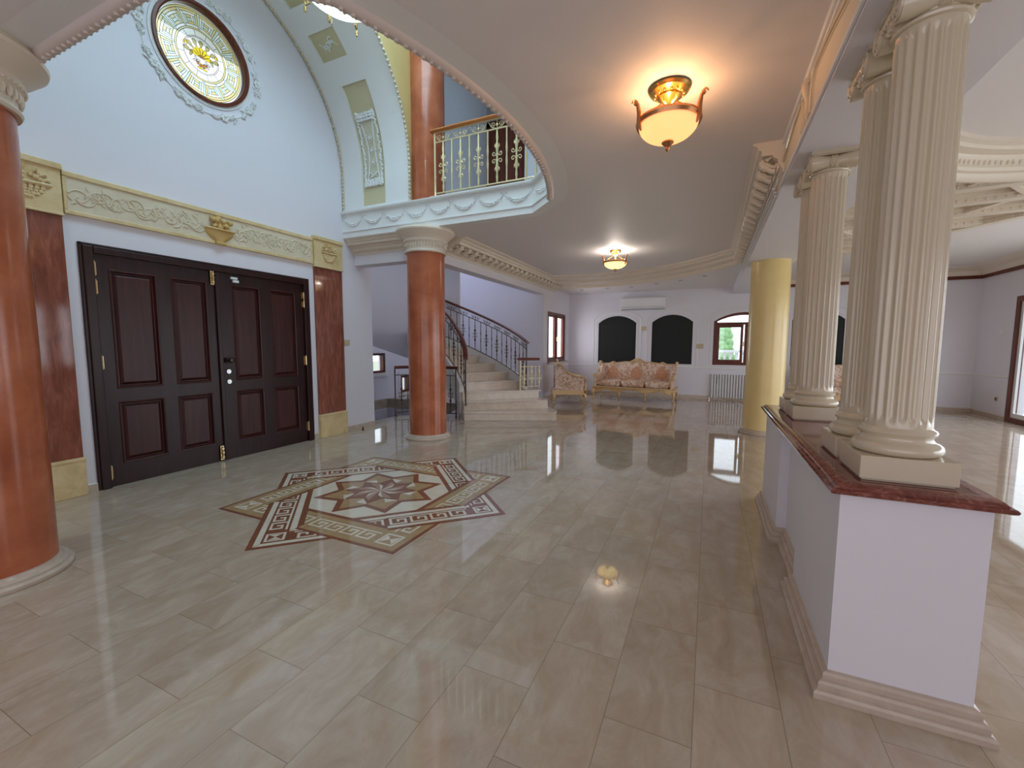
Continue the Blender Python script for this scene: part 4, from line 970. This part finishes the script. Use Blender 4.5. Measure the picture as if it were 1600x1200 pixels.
# sliding terrace door at the right edge
t = window('door_2', 'brown framed sliding glass terrace door in the right wall'); f3 = FX(5.10)
m = MB(); m.prism(rect(7.4, 11.13, 0.0, 2.32), .0, .12, f3, [rect(7.5, 11.03, .09, 2.22)]); m.build('door_frame', M_WOOD, t, bevel=.005)
for i, (a, b) in enumerate(((9.28, 11.03), (7.5, 9.30))):
    m = MB(); w0 = .03+.04*i; m.prism(rect(a, b, .09, 2.22), w0, w0+.035, f3, [rect(a+.07, b-.07, .17, 2.14)]); sa = m.build('sliding_sash', M_WHITE if i == 0 else M_WOOD, t); MB().prism(rect(a+.07, b-.07, .17, 2.14), w0+.014, w0+.02, f3).build('pane', M_GLASS, sa)

# baseboards and rails
def bb(nm, path, h=.085, mat=M_BASE, o=.014): struct(MB().sweep([(0, 0), (o, 0), (o, h-.01), (o*.4, h), (0, h)], path).build(nm, mat))
bb('baseboard_entrance', [(XW, 5.70), (XW, 5.045)][::-1]); bb('baseboard_entrance_left', [(XW, 1.885), (XW, 1.965)]); bb('baseboard_entrance_right', [(XW, 4.437), (XW, 4.52)])
bb('baseboard_left', [(-3.80, 10.15), (-3.80, 12.3)]); bb('baseboard_far', [(-3.80, 12.3), (5.10, 12.3)]); bb('baseboard_right', [(5.10, 12.3), (5.10, 11.14)])
def sw(nm, pr, path, mat, sm=True): return struct(MB().sweep(pr, path).build(nm, mat, None, smooth=sm))
sw('trim_12', [(0, .80), (.012, .805), (.016, .82), (.012, .835), (0, .84)], [(-3.80, 10.2), (-3.80, 12.3), (5.10, 12.3), (5.10, 11.14)], M_PLAS)
sw('trim_13', [(0, 2.80), (.03, 2.80), (.03, 2.87), (0, 2.87)], [(.9, 12.3), (5.10, 12.3), (5.10, 3.0)], M_WOOD, False)
sw('trim_14', [(0, 2.87), (.03, 2.87), (.06, 2.90), (.08, 2.955), (.16, 2.99), (.24, 3.0), (.30, 3.04), (0, 3.04)], [(.9, 12.3), (5.10, 12.3), (5.10, 3.0)], M_CORN)

# ================================================================== LIVING ROOM COFFERED CEILING
m = MB(); RC = (2.75, 3.5)
ring = arc(RC[0], RC[1], 1.80, 152, 28, 30)
far = [(4.55, 5.0), (3.10, 6.85), (1.85, 8.55), (1.16, 8.9)]
m.prism(ring+far, 2.97, HC+.002, FL(0)); 
# ribs of the coffers
def rib(a, b, w=.09, z=2.845):
    rib.k = (getattr(rib, 'k', 0)+1) % 7; z += rib.k*.0011
    a = Vector(a); b = Vector(b); d = (b-a).normalized(); n = Vector((-d.y, d.x))
    for ww, z0, z1 in ((w*.5, z, 2.972), (w*.5+.03, z+.05, 2.973), (w*.5+.06, z+.09, 2.974)):
        m.prism([tuple(a+n*ww), tuple(b+n*ww), tuple(b-n*ww), tuple(a-n*ww)], z0, z1, FL(0))
    L = (b-a).length
    for s in (-1, 1):
        for i in range(int(L/.07)): p = a+d*(.035+.07*i)+n*s*(w*.5+.004); m.blob((p.x, p.y, z+.025), .011, 5, 4)
poly = ring+far
def clip(p0, d):
    hits = []
    for a, b in zip(poly, poly[1:]+poly[:1]):
        ex, ey = b[0]-a[0], b[1]-a[1]; den = d[0]*ey-d[1]*ex
        if abs(den) < 1e-9: continue
        t = ((a[0]-p0[0])*ey-(a[1]-p0[1])*ex)/den; u = ((a[0]-p0[0])*d[1]-(a[1]-p0[1])*d[0])/den
        if 0 <= u < 1: hits.append(t)
    hits.sort(); return [((p0[0]+d[0]*a, p0[1]+d[1]*a), (p0[0]+d[0]*b, p0[1]+d[1]*b)) for a, b in zip(hits[::2], hits[1::2]) if b-a > .15]
for ang in (-6, 54, -66):
    d = (math.cos(math.radians(ang)), math.sin(math.radians(ang))); n_ = (-d[1], d[0])
    for k in range(-9, 10):
        for a, b in clip((2.75+n_[0]*(.56 if ang == -6 else .8)*k, 6.0+n_[1]*(.56 if ang == -6 else .8)*k), d): rib(a, b, .12 if ang == -6 else .05, 2.835 if ang == -6 else 2.86)
for a, b in zip(far, far[1:]): rib(a, b, .12, 2.83)
struct(m.build('ceiling_coffered', M_CORN))
pr = [(0, 2.80), (.0, HC), (.30, HC), (.30, 3.01), (.25, 3.0), (.24, 2.975), (.15, 2.97), (.13, 2.945), (.125, 2.90), (.10, 2.89), (.09, 2.865), (.05, 2.86), (.03, 2.83), (.03, 2.80)]
m = MB(); m.sweep(pr, arc(RC[0], RC[1], 1.80, 152, 28, 40))
for x, y, dx, dy in walk(arc(RC[0], RC[1], 1.80, 152, 28, 40), .05): nx, ny = dy, -dx; m.blob((x+nx*.125, y+ny*.125, 2.92), (.012, .012, .022), 6, 4)
struct(m.build('trim_15', M_CORN, None, smooth=True, angle=35))

# ================================================================== SERVICES
def recessed(x, y, label):
    t = empty('recessed_spotlight', (x, y, 2.87), label, 'spotlight', 'spotlights in the dropped ceiling above the sofa')
    MB().lathe([(.045, 2.862), (.045, 2.869), (.032, 2.8695)], 16, (x, y, 0), close=False).build('trim_ring', M_GREY, t); MB().lathe([(.032, 2.8665), (0.001, 2.8665)], 16, (x, y, 0), close=False).build('lamp_face', M_DKMETAL, t)
for i, (x, y) in enumerate(((-3.17, 11.34), (-2.49, 11.34), (-1.85, 11.22), (-1.22, 10.9), (-.66, 10.56), (-.155, 10.08))):
    recessed(x, y, 'small dark recessed spotlight in the dropped ceiling, '+('first from the left', 'second from the left', 'third from the left', 'third from the right', 'second from the right', 'first from the right')[i])
ac = empty('air_conditioner', (-1.72, 12.2, 2.5), 'white wall mounted split air conditioner above the two black blinds', 'air conditioner')
m = MB(); m.prism([(12.3, 2.365), (12.12, 2.37), (12.07, 2.42), (12.065, 2.66), (12.11, 2.70), (12.3, 2.70)], -2.27, -1.10, lambda u, v, w: (w, u, v)); m.build('housing', M_WHITE, ac, bevel=.012)
MB().box(-2.25, -1.12, 12.075, 12.13, 2.352, 2.372).build('air_flap', M_GREY, ac); MB().box(-2.26, -1.11, 12.058, 12.068, 2.43, 2.437).build('panel_seam', M_GREY, ac)
def radiator(x0, x1, label):
    t = empty('radiator', (x0, 12.2, .05), label, 'radiator'); m = MB(); n = int((x1-x0)/.062)
    m.box(x0, x1, 12.275, 12.29, .05, .66)
    for i in range(n): a = x0+(x1-x0)*i/n; m.box(a+.015, a+(x1-x0)/n-.015, 12.205, 12.276, .06, .65)
    m.build('convector_panel', M_WHITE, t, bevel=.003); MB().box(x0-.005, x1+.005, 12.20, 12.29, .655, .672).build('top_grille', M_WHITE, t); MB().box(x0+.1, x0+.16, 12.24, 12.3, .4, .6).build('bracket', M_GREY, t)
    m = MB(); m.tube([(x0-.03, 12.25, 0), (x0-.03, 12.25, .10), (x0, 12.235, .10)], .010, 6); m.build('valve_pipe', M_STEEL, t)
radiator(.07, 1.47, 'white panel radiator under the arched garden window')
d_ = tag(MB().lathe([(.055, 0), (.055, .012), (.045, .03), (.02, .036), (0, .036)], 20, (5.10, 11.5, 1.68), axis=Matrix.Rotation(-PI/2, 3, 'Y')).build('wall_sensor', M_WHITE, None, smooth=True), 'round white detector on the wall left of the terrace door', 'detector')
tk = empty('wall_socket', (5.09, 11.42, .38), 'small dark socket low on the wall beside the terrace door', 'socket'); MB().box(5.088, 5.10, 11.38, 11.46, .34, .43).build('face_plate', M_SWITCH, tk, bevel=.002); MB().box(5.084, 5.089, 11.395, 11.445, .36, .41).build('socket_insert', M_DKMETAL, tk)

# ================================================================== LAMPS
def bowl_lamp(x, y, zc, s, label, glassmat, metal, ring_r, power, color, top_r=.085):
    t = empty('ceiling_lamp', (x, y, zc), label, 'ceiling lamp'); Z = lambda v: zc-v*s
    m = MB(); m.lathe([(top_r*s, Z(0)), (top_r*s*1.08, Z(.012)), (top_r*s*.95, Z(.025)), (top_r*s*.98, Z(.03)), (top_r*s*.6, Z(.05)), (top_r*s*.62, Z(.06)), (top_r*s*.3, Z(.085)), (.014*s, Z(.1)), (.01*s, Z(.15))], 28, (x, y, 0))
    for i in range(14): a = 2*PI*i/14; m.blob((x+top_r*s*.72*math.cos(a), y+top_r*s*.72*math.sin(a), Z(.045)), .009*s, 6, 5)
    m.build('canopy', M_GOLD, t, smooth=True)
    rr = ring_r*s
    m = MB(); m.tube([(x+rr*math.cos(2*PI*i/48), y+rr*math.sin(2*PI*i/48), Z(.20)) for i in range(48)], .014*s, 8, closed=True)
    m.lathe([(rr+.012*s, Z(.185)), (rr+.018*s, Z(.20)), (rr+.010*s, Z(.218)), (rr-.008*s, Z(.215)), (rr-.008*s, Z(.185))], 48, (x, y, 0), close=False); m.build('bowl_ring', metal, t, smooth=True)
    b = MB(); pr = [(rr*.995*math.cos(i/14*PI/2)**1.05, Z(.210+.108*math.sin(i/14*PI/2))) for i in range(14)]+[(.002, Z(.32))]; pi_ = [(max(.001, r-.006*s), z+.006*s) for r, z in pr][::-1]
    b.lathe(pr+pi_, 48, (x, y, 0), close=False); b.build('glass_bowl', glassmat, t, smooth=True)
    for i in range(3):
        a = 2*PI*i/3+PI/2+.1; dx, dy = math.cos(a), math.sin(a); P = lambda r, v: (x+dx*r*s, y+dy*r*s, Z(v)); R = ring_r
        q = MB(); q.tube([P(R+.005, .265), P(R+.02, .22), P(R+.018, .17), P(R+.03, .12), P(R+.055, .095)], [.006*s, .014*s, .015*s, .010*s, .005*s], 8)
        q.tube(spiral(P(R+.045, .115), .022*s, 1.1, (dx, dy, 0), (0, 0, 1), 14, 0, 1, .004*s), .005*s, 5); q.build('scroll_arm', metal, t, smooth=True)
        q = MB(); q.tube([P(R-.005, .19), P(.04, .09)], .0045*s, 6); q.build('suspension_rod', M_GOLD, t, smooth=True)
    m = MB(); m.lathe([(.034*s, Z(.312)), (.036*s, Z(.322)), (.022*s, Z(.336)), (.010*s, Z(.345)), (.014*s, Z(.356)), (.009*s, Z(.368)), (0, Z(.376))], 18, (x, y, 0)); m.build('finial', metal, t, smooth=True)
    l = bpy.data.lights.new('lamp_bulbs', 'POINT'); l.energy = power/3; l.color = color; l.shadow_soft_size = .03
    for i in range(3):
        a = 2*PI*i/3+PI/6; lo = bpy.data.objects.new('lamp_bulbs', l); COL.objects.link(lo); lo.location = (x+.095*s*math.cos(a), y+.095*s*math.sin(a), Z(.165)); lo.parent = t; lo.matrix_parent_inverse = Matrix.Translation(t.location).inverted()
    return t
bowl_lamp(-.300, 3.05, HC, 1.05, 'gold framed ceiling lamp with glowing orange alabaster bowl, nearest on the ceiling', M_BOWL, M_BRONZE, .175, 9, (1.0, .52, .24), .115)
bowl_lamp(-1.555, 7.68, HC, 1.0, 'small gold ceiling lamp with yellow glass bowl further down the lounge', M_BOWL2, M_BRONZE, .195, 13, (1.0, .90, .80), .095)
# chandelier in the gallery opening, cut by the top edge of the view
ch = empty('chandelier', (-3.12, 3.16, 4.6), 'crystal hung white glass chandelier with gilt arms at the top edge of the view', 'chandelier')
c = (-3.06, 3.08, 0); zb = 4.385
m = MB(); m.lathe([(.36, zb+.20), (.34, zb+.10), (.26, zb+.04), (.14, zb+.005), (.002, zb), (.002, zb+.01), (.13, zb+.015), (.25, zb+.05), (.33, zb+.11), (.35, zb+.20)], 48, c, close=False); m.build('glass_dish', M_BOWL3, ch, smooth=True)
m = MB(); m.tube([(c[0]+.365*math.cos(2*PI*i/40), c[1]+.365*math.sin(2*PI*i/40), zb+.20) for i in range(40)], .014, 8, closed=True); m.tube([(c[0], c[1], zb+.2), (c[0], c[1], 6.3)], .015, 8); m.lathe([(.06, zb+.5), (.10, zb+.6), (.04, zb+.75), (.02, zb+.9)], 20, c); m.build('gilt_frame', M_GOLD, ch, smooth=True)
m = MB(); m.lathe([(.05, zb+.012), (.052, zb-.01), (.03, zb-.03), (.012, zb-.045), (.016, zb-.06), (0, zb-.075)], 18, c); m.build('finial', M_BRONZE, ch, smooth=True)
for i in range(10):
    a = 2*PI*i/10+.2; dx, dy = math.cos(a), math.sin(a); P = lambda r, z: (c[0]+dx*r, c[1]+dy*r, zb+z)
    q = MB(); q.tube([P(.36, .2), P(.41, .14), P(.39, .07), P(.34, .08)], [.010, .012, .009, .006], 8); q.tube(spiral(P(.39, .09), .026, 1.1, (dx, dy, 0), (0, 0, 1), 14, 0, 1, .008), .007, 5); q.build('gilt_scroll', M_BRASS, ch, smooth=True)
    q = MB(); r = .40 if i % 2 else .33; q.lathe([(.010, .0), (.014, -.012), (.009, -.035), (.012, -.042), (.005, -.052), (0, -.056)], 8, P(r, .06)); q.build('crystal_drop', M_BRASS if i % 2 else M_PEARL, ch, smooth=True)
l = bpy.data.lights.new('lamp_bulbs', 'POINT'); l.energy = 12; l.color = (.9, 1, .95); l.shadow_soft_size = .1; lo = bpy.data.objects.new('lamp_bulbs', l); COL.objects.link(lo); lo.location = (c[0], c[1], zb+.35)

# ================================================================== FURNITURE
def cushion(m, x0, x1, y0, y1, z0, z1, r=.05, puff=.02, n=8):
    """soft block: superellipsoid-like"""
    c = ((x0+x1)/2, (y0+y1)/2, (z0+z1)/2); h = ((x1-x0)/2, (y1-y0)/2, (z1-z0)/2); N, Mm = 28, 12; vs = []
    sp = lambda v, e: math.copysign(abs(v)**e, v)
    for j in range(1, Mm):
        t = -PI/2+PI*j/Mm
        for k in range(N):
            a = 2*PI*k/N; vs.append((c[0]+h[0]*sp(math.cos(t), .35)*sp(math.cos(a), .3), c[1]+h[1]*sp(math.cos(t), .35)*sp(math.sin(a), .3), c[2]+h[2]*sp(math.sin(t), .45)*(1+.0*a)))
    vs += [(c[0], c[1], c[2]-h[2]), (c[0], c[1], c[2]+h[2])]; fs = [(j*N+k, j*N+(k+1) % N, (j+1)*N+(k+1) % N, (j+1)*N+k) for j in range(Mm-2) for k in range(N)]
    T = (Mm-1)*N; fs += [(T, (k+1) % N, k) for k in range(N)]+[(T+1, (Mm-2)*N+k, (Mm-2)*N+(k+1) % N) for k in range(N)]
    m.add(vs, fs)
def cab_leg(x, y, h, sx, par):
    m = MB(); m.tube([(x, y, h), (x+.02*sx, y-.022, h*.75), (x+.012*sx, y-.012, h*.45), (x-.004*sx, y, h*.2), (x+.018*sx, y-.02, .018)], [.036, .034, .019, .014, .022], 10); m.blob((x+.02*sx, y-.024, .016), (.026, .03, .016), 10, 6); m.blob((x+.02*sx, y-.045, h*.8), (.018, .010, .024)); return m.build('leg', M_GILT, par, smooth=True)
def make_sofa(name, W, nseat, label, cat):
    t = empty(name, (0, 0, 0), label, cat); hw_ = W/2; D = .78
    # serpentine apron with carving
    m = MB(); N = 36; P = [(-hw_+.03+(W-.06)*i/N) for i in range(N+1)]
    ap = lambda u: .235-.030*math.cos(u*2*PI*nseat)-.02*math.cos(u*2*PI)
    top = .335
    for s, y0, y1 in ((0, -.40, -.36),):
        vs = []
        for i, x in enumerate(P):
            u = i/N; yy = y0-.03*math.sin(u*PI); vs += [(x, yy, ap(u)), (x, yy, top), (x, yy+.05, top), (x, yy+.05, ap(u))]
        m.add(vs, [(i*4+j, i*4+(j+1) % 4, (i+1)*4+(j+1) % 4, (i+1)*4+j) for i in range(N) for j in range(4)])
        m.tube([(x, y0-.035-.03*math.sin(i/N*PI), ap(i/N)+.006) for i, x in enumerate(P)], .012, 6)
        m.tube([(x, y0-.035-.03*math.sin(i/N*PI), top-.01) for i, x in enumerate(P)], .012, 6)
    for k in range(nseat):
        x = -hw_+.03+(W-.06)*(k+.5)/nseat
        for i in range(5): a = PI*i/4; m.blob((x+.045*math.cos(a), -.445, .262+.03*math.sin(a)), (.02, .012, .018), 7, 5)
        for s_ in (-1, 1): m.tube(spiral((x+s_*.11, -.440, .275), .035, 1.1, (s_, 0, 0), (0, 0, 1), 14, 0, 1, .006), .008, 5)
    for sx in (-1, 1): m.box(sx*(hw_-.06), sx*(hw_-.02), -.38, .36, .24, top)
    m.box(-hw_+.03, hw_-.03, .32, .36, .24, top)
    m.build('carved_apron', M_GILT, t, smooth=True, angle=50)
    for i in range(nseat+1): cab_leg(-hw_+.06+(W-.12)*i/nseat, -.385, .26, -1 if i == 0 else (1 if i == nseat else 0), t)
    for sx in (-1, 1): cab_leg(sx*(hw_-.07), .34, .26, sx, t)
    m = MB(); m.box(-hw_+.05, hw_-.05, -.37, .34, .29, .345); m.build('seat_deck', M_DAM, t)
    sw_ = (W-.30)/nseat
    for k in range(nseat): m = MB(); cushion(m, -hw_+.15+sw_*k+.004, -hw_+.15+sw_*(k+1)-.004, -.41, .16, .335, .50); m.build('seat_cushion', M_DAM, t, smooth=True)
    # upholstered back, curved top line
    H = lambda u: .90+.06*math.sin(u*PI)+.03*math.cos(u*2*PI*nseat)*0-.02*abs(math.sin(u*PI*nseat))
    m = MB(); N = 40; vs = []
    for i in range(N+1):
        u = i/N; x = -hw_+.10+(W-.20)*u; hh = H(u); wv = .018*math.sin(u*PI*nseat)**2; cy = -.05*(abs(2*u-1)**4)
        vs += [(x, .12-wv+cy, .46), (x, .15-wv+cy, .70), (x, .22-wv*.5+cy, hh), (x, .30+cy, hh), (x, .28+cy, .40), (x, .14+cy, .36)]
    m.add(vs, [(i*6+j, i*6+(j+1) % 6, (i+1)*6+(j+1) % 6, (i+1)*6+j) for i in range(N) for j in range(6)]+[tuple(range(6)), tuple(N*6+j for j in range(6))])
    m.build('backrest', M_DAM, t, smooth=True, angle=60)
    for k in range(nseat):
        x = -hw_+.10+(W-.20)*(k+.5)/nseat; m = MB(); pts = [(x+a*1.25, b) for a, b in ((0, .87), (.05, .80), (.10, .76), (.11, .68), (.12, .60), (.08, .55), (0, .53), (-.08, .55), (-.12, .60), (-.11, .68), (-.10, .76), (-.05, .80))]
        yf_ = lambda z: .10+.03*max(0, (z-.46)/.24) if z < .7 else .13+.07*(z-.7)/.2
        vs = [(u, yf_(v)-.024, v) for u, v in pts]+[(x, yf_(.68)-.030, .68)]
        m.add(vs, [(i, (i+1) % 12, 12) for i in range(12)]); vs2 = [(u, yf_(v)+.03, v) for u, v in pts]
        m.add(vs[:12]+vs2, [(i, (i+1) % 12, 12+(i+1) % 12, 12+i) for i in range(12)]); o = m.build('damask_medallion', M_ORANGE, t); o['label'] = 'orange woven medallion'
    # wings and rolled arms
    for sx in (-1, 1):
        m = MB(); x = sx*(hw_-.11)
        vs = []
        Q = [(.30, .88, .05), (.14, .90, .05), (.02, .80, .05), (-.06, .66, .055), (-.20, .60, .06), (-.36, .58, .06)]
        for y, z, w_ in Q: vs += [(x-sx*w_, y, .40), (x-sx*w_*.9, y, z), (x+sx*w_*.9, y, z), (x+sx*w_*.5, y, .34)]
        m.add(vs, [(i*4+j, i*4+(j+1) % 4, (i+1)*4+(j+1) % 4, (i+1)*4+j) for i in range(len(Q)-1) for j in range(4)]+[(0, 1, 2, 3), tuple((len(Q)-1)*4+j for j in range(4))])
        m.tube([(x, -.37, .585), (x, -.15, .61), (x, .0, .70)], [.065, .06, .03], 12); m.build('wing_arm', M_DAM, t, smooth=True, angle=50)
        m = MB(); m.tube([(x, -.40, .34), (x+sx*.02, -.42, .44), (x+sx*.005, -.41, .53), (x+sx*.03, -.42, .60)], [.026, .020, .022, .03], 10)
        m.tube(spiral((x+sx*.02, -.425, .60), .05, 1.4, (sx, 0, 0), (0, 0, 1), 20, 0, 1, .01), .014, 6)
        m.tube([(x+sx*.05, -.38, .645), (x+sx*.055, -.18, .665), (x+sx*.05, .0, .75), (x+sx*.05, .12, .90), (x+sx*.06, .20, .955), (x+sx*.02, .26, .96)], [.018, .014, .013, .014, .022, .016], 8)
        m.blob((x+sx*.055, .20, .955), (.035, .04, .035), 10, 7); m.build('arm_carving', M_GILT, t, smooth=True)
    m = MB(); m.tube([(-hw_+.09+(W-.18)*i/N, .245-.05*(abs(2*i/N-1)**4), H(i/N)+.008) for i in range(N+1)], .019, 8)
    for k in range(nseat):
        u0 = (k+.5)/nseat; x = -hw_+.09+(W-.18)*u0; big = 1.0 if abs(u0-.5) < .01 else .45
        for s_ in (-1, 1):
            m.tube([(x, .235, H(u0)+.10*big), (x+s_*.07*big, .235, H(u0)+.085*big), (x+s_*.13*big, .235, H(u0)+.05*big), (x+s_*.22*big, .235, H(u0)+.012), (x+s_*.30*big, .24, H(u0)+.008)], [.022, .020, .017, .014, .010], 8)
            m.tube(spiral((x+s_*.08*big, .228, H(u0)+.035*big), .035*big, 1.2, (s_, 0, 0), (0, 0, 1), 16, 0, 1, .006), .010, 6)
        for i in range(5): a = PI*i/4; m.blob((x+.03*big*math.cos(a), .225, H(u0)+.06*big+.03*big*math.sin(a)), .018*big+.004, 8, 6)
    m.build('crest_rail', M_GILT, t, smooth=True); return t
sofa = make_sofa('sofa', 2.08, 3, 'three seat carved gilt sofa in cream and orange damask under the black blinds', 'sofa'); sofa.location = (-1.72, 11.40, 0); sofa.rotation_euler = (0, 0, math.radians(-3))
s2 = copy_tree(sofa); s2['label'] = 'damask sofa half hidden behind the fluted columns, in the living room'; s2.location = (3.0, 11.75, 0)
ch_ = make_sofa('armchair', .86, 1, 'carved gilt wing armchair in cream and orange damask left of the sofa', 'armchair'); ch_.location = (-3.13, 10.0, 0); ch_.rotation_euler = (0, 0, math.radians(112))

# ================================================================== FLOOR MEDALLION
md = empty('floor_medallion', (-2.811, 3.107, 0), 'interlaced eight-pointed star of brown, tan and cream marble let into the floor', 'floor inlay')
CXm, CYm = -2.811, 3.107
def lay(polys, z, mat, name, th=.0012):
    m = MB()
    for p in polys: m.prism([(CXm+x, CYm+y) for x, y in p], .0, z, FL(0))
    return m.build(name, mat, md)
D1, D0 = .940, .606                     # outer and inner distance of a band from the centre
rot = lambda p, a: (p[0]*math.cos(a)-p[1]*math.sin(a), p[0]*math.sin(a)+p[1]*math.cos(a))
def band(d0, d1, s0, s1): # trapezoid strip of a square side at distance d, mitred at corners: s in [-1,1] of the side
    f = lambda d, s: (d, d*s) if abs(s) == 1 else (d, D1*s)
    return [f(d0, s0), f(d1, s0), f(d1, s1), f(d0, s1)]
def key_units(base, d0, d1, s0, s1, corner):
    """greek key strokes in the strip between d0 and d1, along t from s0 to s1"""
    out = []; hgt = d1-d0; n = max(1, round((s1-s0)/.165)); L = (s1-s0)/n
    for i in range(n):
        t0 = s0+i*L
        R_ = [(0, .13, 0, 1), (.13, 1, 0, .14), (.30, .86, .86, 1.0), (.73, .86, .30, .86), (.43, .73, .30, .43), (.43, .56, .43, .66), (.30, .43, .86, 1.0)]
        R_ = [(0, .13, .0, 1), (.13, .84, .87, 1), (.71, .84, .28, .87), (.36, .71, .28, .41), (.36, .48, .41, .64), (.13, 1, 0, .12)]
        for a, b, c, d in R_: out.append([(d0+hgt*c, t0+L*a), (d0+hgt*d, t0+L*a), (d0+hgt*d, t0+L*b), (d0+hgt*c, t0+L*b)])
    return out
hi = 1
def side(a, ground, cream, edge, z, s0, s1, nm):
    """one half side of a square: a = angle of its normal"""
    R = lambda ps: [[rot(p, a) for p in q] for q in ps]
    half = lambda d0, d1: [(d0, 0 if s0 == 0 else -d0), (d1, 0 if s0 == 0 else -d1), (d1, 0 if s1 == 0 else d1), (d0, 0 if s1 == 0 else d0)]
    lay(R([half(D0, D1)]), z, M_STAR_BR, nm+'_border')
    if edge is M_STAR_CR: lay(R([half(.862, .902), half(.652, .698)]), z+.0004, M_STAR_CR, nm+'_stripe')
    else: lay(R([half(.648, .912)]), z+.0003, M_STAR_TAN, nm+'_ground')
    sg = 1 if s1 == 1 else -1
    ku = key_units(None, .716, .845, 0.02, .66, True)
    ku = [[(x, y*sg) for x, y in q] for q in ku]
    lay(R(ku), z+.0006, M_STAR_CR, nm+'_key')
    c0, c1 = .70, .858; g = lambda p, q_: (p, q_*sg)
    cm = (c0+c1)/2; sq = lambda d: [g(c0+d, c0+d), g(c1-d, c0+d), g(c1-d, c1-d), g(c0+d, c1-d)]
    if sg == hi:
        if edge is M_STAR_CR:
            lay(R([sq(0)]), z+.0007, ground, nm+'_corner'); lay(R([sq(.012)]), z+.0009, M_STAR_CR, nm+'_corner'); lay(R([sq(.030)]), z+.0011, ground, nm+'_corner'); q = .036
            lay(R([[g(c0+q, c0+q), g(c1-q, c0+q), g(cm, cm)], [g(c0+q, c1-q), g(c1-q, c1-q), g(cm, cm)]]), z+.0013, M_STAR_CR, nm+'_bow')
        else:
            lay(R([sq(0)]), z+.0007, M_STAR_CR, nm+'_corner'); lay(R([sq(.018)]), z+.0009, ground, nm+'_corner'); q = .024
            lay(R([[g(c0+q, c0+q), g(c1-q, c0+q), g(cm, cm)], [g(c0+q, c1-q), g(c1-q, c1-q), g(cm, cm)]]), z+.0011, M_STAR_CR, nm+'_bow')
for i in range(4):
    a = PI/4+i*PI/2          # normals of the diamond square (tips on the axes)
    side(a, M_STAR_BR, M_STAR_CR, M_STAR_CR, .0008, -1, 0, 'brown_band')
for i in range(4): 
    a = i*PI/2
    side(a, M_STAR_TAN, M_STAR_CR, M_STAR_TAN, .0022, 0, 1, 'tan_band'); side(a, M_STAR_TAN, M_STAR_CR, M_STAR_TAN, .0022, -1, 0, 'tan_band')
for i in range(4):
    side(PI/4+i*PI/2, M_STAR_BR, M_STAR_CR, M_STAR_CR, .0036, 0, 1, 'brown_band')
# octagon core
o8 = [(D0/math.cos(PI/8)*math.cos(PI/8+k*PI/4), D0/math.cos(PI/8)*math.sin(PI/8+k*PI/4)) for k in range(8)]
lay([o8], .0050, M_STAR_CR, 'cream_octagon')
pr_ = lambda r, d: (r*math.cos(math.radians(d)), r*math.sin(math.radians(d)))
star8 = lambda r1, r2, o=0: [pr_(r1 if k % 2 == 0 else r2, o+22.5*k) for k in range(16)]
lay([star8(.592, .412)], .0053, M_STAR_BR, 'brown_star')
lay([[pr_(.508, 45*k), pr_(.352, 45*k+22.5), pr_(.235, 45*k), pr_(.352, 45*k-22.5)] for k in range(8)], .0056, M_STAR_TAN, 'tan_diamond')
lay([[pr_(.352, 45*k+22.5), pr_(.24, 45*k+4), pr_(.335, 45*k+3)] for k in range(8)], .0059, M_STAR_CR, 'cream_sliver')
lay([star8(.335, .20, 22.5)], .0061, M_STAR_BR, 'centre_star')
lay([[(0, 0), pr_(.20, 45*k), pr_(.262, 45*k+18)] for k in range(8)], .0064, M_STAR_PK, 'rose_ray')
lay([[(0, 0), pr_(.20, 45*k), pr_(.13, 45*k-14)] for k in range(8)], .0067, M_STAR_CR, 'cream_ray')

# ================================================================== OUTSIDE
struct(MB().box(-30, 40, 12.6, 60, -.5, -.25).box(5.4, 40, -30, 12.6, -.5, -.05).box(-30, -8.2, -30, 12.6, -.5, -.3).build('floor_garden', M_GRASS))
bl = empty('garden_balustrade', (0, 15.2, -.2), 'white balustrade in the garden outside the arched window', 'balustrade')
MB().box(-3, 5, 15.1, 15.3, 1.18, 1.26).box(-3, 5, 15.08, 15.32, -.25, -.1).build('coping', M_WHITE, bl)
b0 = None
for i in range(26):
    if b0 is None: b0 = MB().lathe([(.05, -.1), (.05, -.04), (.03, 0), (.05, .3), (.06, .45), (.045, .7), (.03, .95), (.05, 1.08), (.05, 1.18)], 10, (0, 0, 0)).build('baluster', M_WHITE, bl, smooth=True); o = b0
    else: o = b0.copy(); COL.objects.link(o)
    o.parent = bl; o.matrix_parent_inverse = Matrix.Translation(bl.location).inverted(); o.location = (-1.6+.17*i, 15.2, 0)
def bush(x, y, rx, h, name, label, mat=M_LEAF):
    rr = random.Random(int(x*10)); m = MB()
    for i in range(60):
        z = rr.random(); w_ = math.sqrt(max(0, 1-z))*rx; a = rr.uniform(0, 6.28); m.blob((x+w_*.7*math.cos(a), y+w_*.7*math.sin(a), z*h*.92), rr.uniform(.22, .36)*rx+.05, 8, 6)
    tag(m.build(name, mat, None, smooth=True), label, 'tree')
bush(.52, 18.5, .42, 2.25, 'conical_tree', 'pointed green tree in the garden behind the balustrade'); bush(1.9, 18.2, .5, 1.75, 'garden_shrub', 'low light green shrub right of the pointed garden tree', plain('shrub_leaves', (.50, .66, .28), .8, var=.3, vscale=16))
nb = empty('neighbour_house', (0, 26, 0), 'pale house beyond the garden seen through the arched window', 'building'); MB().box(-4, .25, 24, 30, -.3, 7).build('house_wall', M_EXT, nb); MB().box(-.5, .05, 23.95, 24.05, 1.9, 2.9).build('house_window', M_GREY, nb)
struct(MB().box(5.4, 11, -4, 13, -.25, -.06).build('floor_terrace', M_EXT))
